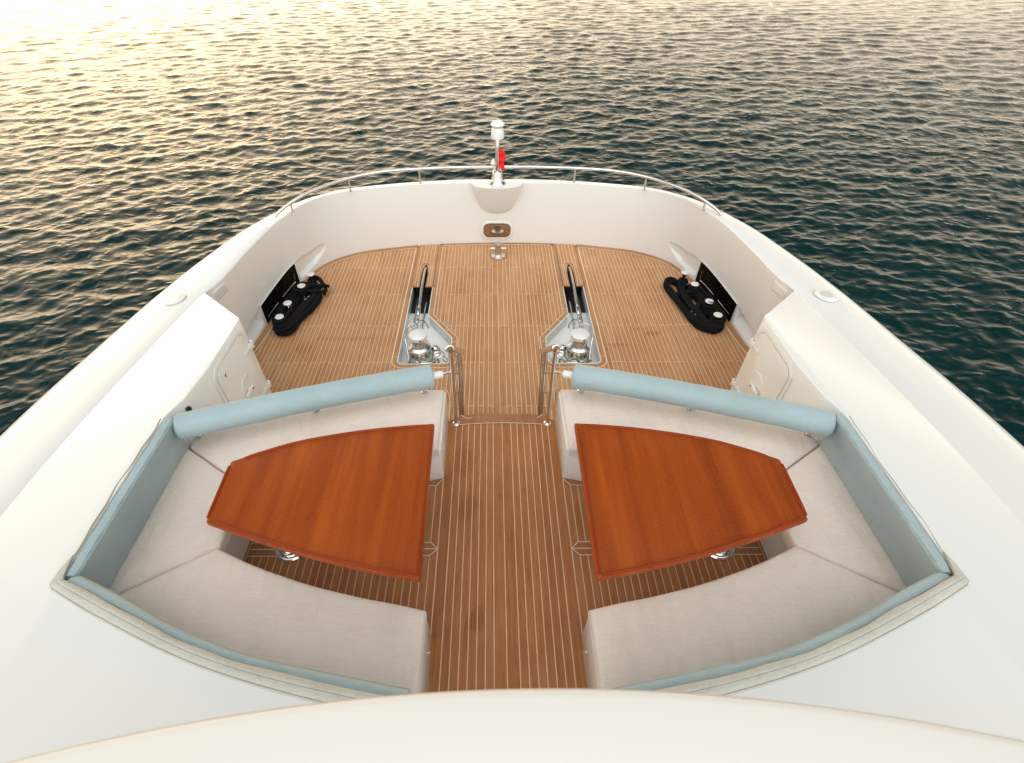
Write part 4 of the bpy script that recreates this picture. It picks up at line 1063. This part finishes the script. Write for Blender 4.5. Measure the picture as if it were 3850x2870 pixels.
def rope_pile(s):
    lab = 'thick bundle of black rope looped tightly round the left bollards beside the dark mooring port' if s < 0 else 'looser black rope coil trailing inboard of the right bollards beside the dark mooring port'
    root = empty('rope_coil', (s*2.62, 5.4, FZ), lab, 'rope', 'black mooring ropes')
    rng = random.Random(3+int(s)); 
    def oval(pts, z, r, wob=.012):
        P = cr([Vector((s*x+rng.uniform(-wob, wob), y+rng.uniform(-wob, wob), z+rng.uniform(-.008, .01))) for x, y in pts], 6, closed=True)
        b = MB(); b.tube(P, r, 10, closed=True); return b
    for k in range(9):      # slack bights lying against the wall
        f = (k % 3)/2; z = FZ+.025+.030*(k//3)
        pts = [(2.80, 5.00), (2.74+.02*f, 5.06), (2.70+.03*f, 5.35), (2.65+.03*f, 5.62), (2.63, 5.80), (2.72, 5.78+.03*f), (2.805-.02*f, 5.62), (2.850-.02*f, 5.35), (2.865-.02*f, 5.10)]
        oval(pts, z, .020, .008).build('rope_loop', M_ROPE, root, smooth=60)
    if s < 0:
        # elongated loops round all posts
        for k in range(22):
            f = (k % 6)/5; z = FZ+.035+.030*(k//6)+.006*(k % 3); w = .050+.085*f
            iny = 4.99-.07*f
            pts = [(2.71+w*.25, 4.99-w*1.1), (2.70-w*.85, iny-w*.45), (2.66-w*1.05, 5.12), (2.60-w*1.25, 5.35), (2.55-w*1.1, 5.60), (2.555-w*.7, 5.80), (2.585, 5.86+.02*f), (2.665+w*.2, 5.70), (2.725+w*.22, 5.35), (2.755+w*.28, 5.08)]
            oval(pts, z, .0185).build('rope_loop', M_ROPE, root, smooth=60)
        for k in range(5):
            w = .045+.012*k; x, y = bpos[2]
            oval([(x+w*math.cos(a)*1.0, y+w*math.sin(a)) for a in np.linspace(0, 2*math.pi, 9)[:-1]], FZ+.10+.026*k, .016, .004).build('rope_turn', M_ROPE, root)
            x, y = bpos[3]
            if k < 4: oval([(x+.045*math.cos(a), y+.05*math.sin(a)) for a in np.linspace(0, 2*math.pi, 9)[:-1]], FZ+.04+.03*k, .017, .006).build('rope_turn', M_ROPE, root)
            x, y = bpos[0]; w = .05+.012*(k % 3)
            oval([(x+w*math.cos(a), y+w*math.sin(a)) for a in np.linspace(0, 2*math.pi, 9)[:-1]], FZ+.08+.026*k, .017, .004).build('rope_turn', M_ROPE, root)
        for (pts, r) in (([(2.62, 5.70, -.49), (2.53, 5.69, -.47), (2.44, 5.74, -.50), (2.34, 5.80, -.55), (2.31, 5.80, -.57)], .022), ([(2.60, 5.60, -.48), (2.50, 5.60, -.50), (2.40, 5.64, -.53), (2.345, 5.68, -.56), (2.34, 5.74, -.58), (2.42, 5.86, -.55), (2.52, 5.97, -.53), (2.60, 6.0, -.54)], .020), ([(2.60, 5.98, -.5), (2.50, 5.93, -.49), (2.42, 5.86, -.5), (2.40, 5.78, -.54), (2.47, 5.72, -.58)], .021),
                         ([(2.66, 4.97, -.48), (2.62, 5.03, -.46), (2.63, 5.10, -.47), (2.62, 5.16, -.52)], .016), ([(2.54, 6.02, -.58), (2.46, 5.96, -.58), (2.38, 5.84, -.60), (2.37, 5.70, -.62)], .021)):
            b = MB(); b.tube(cr([Vector((s*x, y, z)) for x, y, z in pts], 6), r, 10); b.build('rope_end', M_ROPE, root, smooth=60)
    else:
        for k in range(12):
            f = (k % 3)/2; z = FZ+.03+.028*(k//3); w = .05+.05*f
            pts = [(2.73+w*.3, 4.95-w*.8), (2.67-w*.9, 4.94-w*.4), (2.63-w, 5.10), (2.62-w*.8, 5.25), (2.66, 5.35+w*.4), (2.74+w*.2, 5.30), (2.77+w*.3, 5.10)]
            oval(pts, z, .0185).build('rope_loop', M_ROPE, root, smooth=60)
        for k in range(7):
            f = k/6; w = .035*f
            pts = [(2.68, 4.86-.02*f), (2.56-w, 4.93), (2.475-w, 5.10), (2.415-w, 5.40), (2.37-w, 5.66), (2.33-w*.6, 5.85), (2.36, 5.95), (2.44, 5.97), (2.50, 5.88), (2.47, 5.66), (2.485+.01*k, 5.40), (2.53+.008*k, 5.18), (2.62, 5.02)]
            oval(pts, FZ+.03+.022*(k % 4), .019, .010).build('rope_loop', M_ROPE, root, smooth=60)
        for k in range(9):
            f = (k % 3)/2; w = .05+.05*f
            oval([(2.71+w*.2, 5.00-w), (2.64-w*.8, 5.02), (2.60-w, 5.25), (2.56-w, 5.55), (2.55-w*.4, 5.76), (2.63, 5.78), (2.70+w*.3, 5.55), (2.745+w*.4, 5.25)], FZ+.03+.03*(k//3), .0185).build('rope_loop', M_ROPE, root, smooth=60)
        for (bi, hh) in ((2, 6), (1, 6), (0, 5), (3, 3)):
            x, y = bpos[bi]
            for k in range(hh):
                w = .047+.010*(k % 2)
                oval([(x+w*math.cos(a), y+w*math.sin(a)) for a in np.linspace(0, 2*math.pi, 9)[:-1]], FZ+.045+.026*k, .018, .004).build('rope_turn', M_ROPE, root)
        for (pts, r) in (([(2.60, 5.60, -.52), (2.53, 5.60, -.55), (2.47, 5.50, -.60), (2.50, 5.30, -.62)], .02), ([(2.44, 5.92, -.56), (2.36, 5.86, -.58), (2.34, 5.72, -.60), (2.42, 5.60, -.57), (2.50, 5.62, -.54)], .021), ([(2.66, 5.22, -.44), (2.70, 5.20, -.43), (2.73, 5.23, -.45)], .006)):
            b = MB(); b.tube(cr([Vector((s*x, y, z)) for x, y, z in pts], 6), r, 10); b.build('rope_end', M_ROPE, root, smooth=60)
        b = MB(); b.torus((2.485, 5.17, -.585), .028, .007, (0.3, -.4, 1)); b.lathe([(.009, 0), (.009, .03)], (2.50, 5.12, -.59)); b.build('shackle', M_CHROME, root, smooth=50)
    return root
rope_pile(-1); rope_pile(1)

# ------------------------------------------------------------------ cross bollard at the bow
root = empty('cross_bollard', (0.014, 6.775, FZ), 'single steel bollard with a cross bar, below the polished plate in the bow', 'bollard')
b = MB(); b.lathe([(0, 0), (.108, 0), (.108, .010), (.096, .018), (.06, .022), (.052, .03)], (.014, 6.775, FZ+.010), n=44); b.build('flange', M_CHROME, root, smooth=30)
b = MB(); b.lathe([(.050, .02), (.050, .16), (.053, .17), (.056, .20), (.054, .216), (.035, .226), (0, .229)], (.014, 6.775, FZ), n=40); b.build('post', M_SATIN, root, smooth=35)
b = MB(); b.tube([(-.112, 6.775, -.535), (-.105, 6.775, -.535), (.133, 6.775, -.535), (.14, 6.775, -.535)], [.012, .015, .015, .012], 16); b.build('cross_bar', M_CHROME, root, smooth=40)
b = MB(); b.torus((.014, 6.775, FZ+.006), .120, .010, n=48); b.build('teak_collar', M_TRIM, root)

# ------------------------------------------------------------------ bow rail
root = empty('bow_rail', (0, 7.2, .3), 'long curved polished steel rail on short stanchions along the top of the bow', 'rail')
half = [(0, 7.285, .478), (.55, 7.275, .478), (1.115, 7.225, .478), (1.644, 7.12, .478), (2.068, 6.90, .474), (2.43, 6.57, .462), (2.63, 6.35, .430), (2.76, 6.20, .385), (2.83, 6.11, .350), (2.865, 6.06, .322)]
P3 = [(-x, y, z) for x, y, z in half[::-1][:-1]]+half
b = MB(); b.tube(cr([Vector(p) for p in P3], 8), .0205, 16); b.build('top_rail', M_CHROME, root, smooth=60)
for s in (-1, 1):
    for (x, y, zt) in ((1.113, 7.165, .465), (2.065, 6.885, .455), (2.700, 6.245, .395)):
        b = MB(); b.tube([(s*x, y, .298), (s*x*(1.0), y+.02, zt)], .0135, 14); b.lathe([(.022, 0), (.022, .004), (.015, .008)], (s*x, y, .300), n=18); b.build('stanchion', M_CHROME, root, smooth=50)

# ------------------------------------------------------------------ bow light mast
root = empty('light_mast', (0.003, 7.12, .306), 'short steel pole with a white domed lamp and flared base on top of the bow', 'light mast')
Zb = .306; mc = (0.003, 7.13, Zb)
b = MB(); b.lathe([(0, 0), (.125, 0), (.128, .012), (.120, .026), (.100, .036), (.092, .048), (.088, .06), (.074, .13), (.066, .165), (.062, .172), (.050, .180), (.036, .183)], mc, n=48); b.build('base_bell', M_CHROME, root, smooth=35)
b = MB(); b.lathe([(.031, .17), (.031, .60), (.026, .612)], mc, n=28); b.build('pole', M_CHROME, root, smooth=35)
b = MB(); b.lathe([(.022, .600), (.030, .616)], mc, n=20); b.build('socket', M_BLACK, root)
b = MB(); b.lathe([(0, .612), (.060, .612), (.090, .622), (.093, .634), (.088, .680), (.078, .735), (.066, .752), (0, .752)], mc, n=44); b.build('lamp_body', M_PLASTIC, root, smooth=35)
b = MB(); b.lathe([(.055, .748), (.055, .770), (.07, .774)], mc, n=32); b.build('lamp_collar', M_SATIN, root, smooth=35)
b = MB(); b.lathe([(.070, .772), (.092, .776), (.094, .786), (.084, .804), (.060, .824), (.030, .834), (0, .836)], mc, n=44); b.build('lamp_dome', M_PLASTIC, root, smooth=45)
b = MB(); b.lathe([(.040, .0), (.036, .012), (.018, .055), (.006, .072), (0, .073)], (-.055, 7.20, .555), n=24); b.tube([(-.055, 7.20, .56), (-.055, 7.17, .50), (-.03, 7.15, .48)], .006, 8); b.build('white_horn', M_PLASTIC, root, smooth=50)
# pennant
fl = empty('pennant', (.02, 7.10, .62), 'small crumpled red flag hanging from the pole on the bow', 'flag')
left = [(.016, .800), (.020, .745), (.026, .700), (.026, .655), (.022, .615), (.016, .575), (.018, .550)]
right = [(.030, .798), (.092, .762), (.117, .712), (.118, .655), (.096, .632), (.100, .560), (.128, .497)]
vs = []; fs = []; nu, nv = 24, 14
Lc = cr([Vector(p) for p in left], 4); Rr = cr([Vector(p) for p in right], 4); nu = len(Lc)
for i in range(nu):
    for j in range(nv+1):
        u = j/nv; p = Lc[i].lerp(Rr[i], u)
        yv = 7.085+.022*math.sin(u*7+i*.28)*u+.010*math.sin(i*.7+u*3)
        vs.append((p.x-.004, yv, p.y+.006*math.sin(u*9)))
for i in range(nu-1):
    for j in range(nv): fs.append((i*(nv+1)+j, i*(nv+1)+j+1, (i+1)*(nv+1)+j+1, (i+1)*(nv+1)+j))
b = MB(); b.add(vs, fs); fo_ = b.build('cloth', M_RED, fl, smooth=60)
sm = fo_.modifiers.new('thickness', 'SOLIDIFY'); sm.thickness = .002
b = MB(); b.tube([(.006, 7.093, .905), (.012, 7.09, .80), (.016, 7.092, .66), (.012, 7.095, .50)], .0022, 6); b.build('halyard', M_PLASTIC, fl)

# ------------------------------------------------------------------ the sea: one displaced sheet, dense ahead of the boat, reaching the horizon
SEA_Z = -3.0
rng = np.random.default_rng(11)
ang = np.concatenate([np.linspace(-62, 62, 1150), np.linspace(62, 298, 130)[1:-1]])*math.pi/180   # from the bow, clockwise
rad = np.concatenate([np.geomspace(3.0, 110.0, 880), np.geomspace(110, 9000, 50)[1:]])
Rg, Ag = np.meshgrid(rad, ang)
X0 = Rg*np.sin(Ag); Y0 = Rg*np.cos(Ag)
X = X0.copy(); Y = Y0.copy(); Z = np.full_like(X0, SEA_Z)
dr = np.gradient(rad)[None, :]*np.ones_like(X0)
nW = 130
lam = np.geomspace(0.12, 2.2, nW)*np.exp(rng.normal(0, .05, nW))
th0 = math.radians(-12)                # waves run roughly towards the boat from ahead
for l in lam:
    a = th0+rng.normal(0, math.radians(36)); k = 2*math.pi/l
    kx, ky = -math.sin(a)*k, -math.cos(a)*k
    steep = 0.030*(l/0.45)**0.1 if l < 0.45 else 0.030*(0.45/l)**0.62
    A = steep/k*1.15
    ph = rng.uniform(0, 2*math.pi)
    fade = np.clip((l/(2.4*dr)-1.0), 0, 1)
    gust = 0.75+0.35*np.sin(X0*rng.uniform(.02, .12)+Y0*rng.uniform(.02, .12)+rng.uniform(0, 6))
    P_ = kx*X0+ky*Y0+ph
    Af = A*fade*gust
    Z += Af*np.cos(P_)
    X -= Af*0.9*(kx/k)*np.sin(P_); Y -= Af*0.9*(ky/k)*np.sin(P_)
na, nr = X.shape
co_ = np.stack([X, Y, Z], -1).reshape(-1, 3).astype(np.float32)
ii = np.arange(na)[:, None]; jj = np.arange(nr-1)[None, :]
i2 = (ii+1) % na
quads = np.stack([ii*nr+jj, ii*nr+jj+1, i2*nr+jj+1, i2*nr+jj], -1).reshape(-1, 4).astype(np.int32)
me = bpy.data.meshes.new('sea'); me.vertices.add(len(co_)); me.vertices.foreach_set('co', co_.ravel())
me.loops.add(quads.size); me.loops.foreach_set('vertex_index', quads.ravel())
me.polygons.add(len(quads)); me.polygons.foreach_set('loop_start', np.arange(0, quads.size, 4, dtype=np.int32)); me.polygons.foreach_set('loop_total', np.full(len(quads), 4, dtype=np.int32))
me.polygons.foreach_set('use_smooth', np.ones(len(quads), dtype=bool)); me.update(calc_edges=True)
sea = bpy.data.objects.new('sea', me); COL.objects.link(sea); sea['kind'] = 'structure'
m, t, b = mat('sea_water', (0.001, 0.018, 0.0175), 0.06, ior=1.333, spec=0.5)
p = coords(t, (1.15, 1.6, 1.0))
h1n = N(t, 'ShaderNodeTexNoise', noise_type='RIDGED_MULTIFRACTAL'); h1n.inputs['Scale'].default_value = 3.0; h1n.inputs['Detail'].default_value = 4
h1n.inputs['Roughness'].default_value = 0.5; h1n.inputs['Lacunarity'].default_value = 2.1; h1n.inputs['Distortion'].default_value = 0.5; t.links.new(p, h1n.inputs['Vector']); h1 = h1n.outputs['Fac']
h2 = noise(t, p, 22, 4, 0.6, 0.3)
bump(t, b, add2(t, fm(t, 'MULTIPLY', h1, 0.8), fm(t, 'MULTIPLY', h2, 0.10)), 1.0, 0.035)
c = ramp(t, noise(t, p, .35, 3), [(0.3, (0.0004, 0.015, 0.0155)), (0.7, (0.0008, 0.021, 0.019))])
t.links.new(c, b.inputs['Base Color'])
me.materials.append(m)
SC.cycles.max_bounces = 8
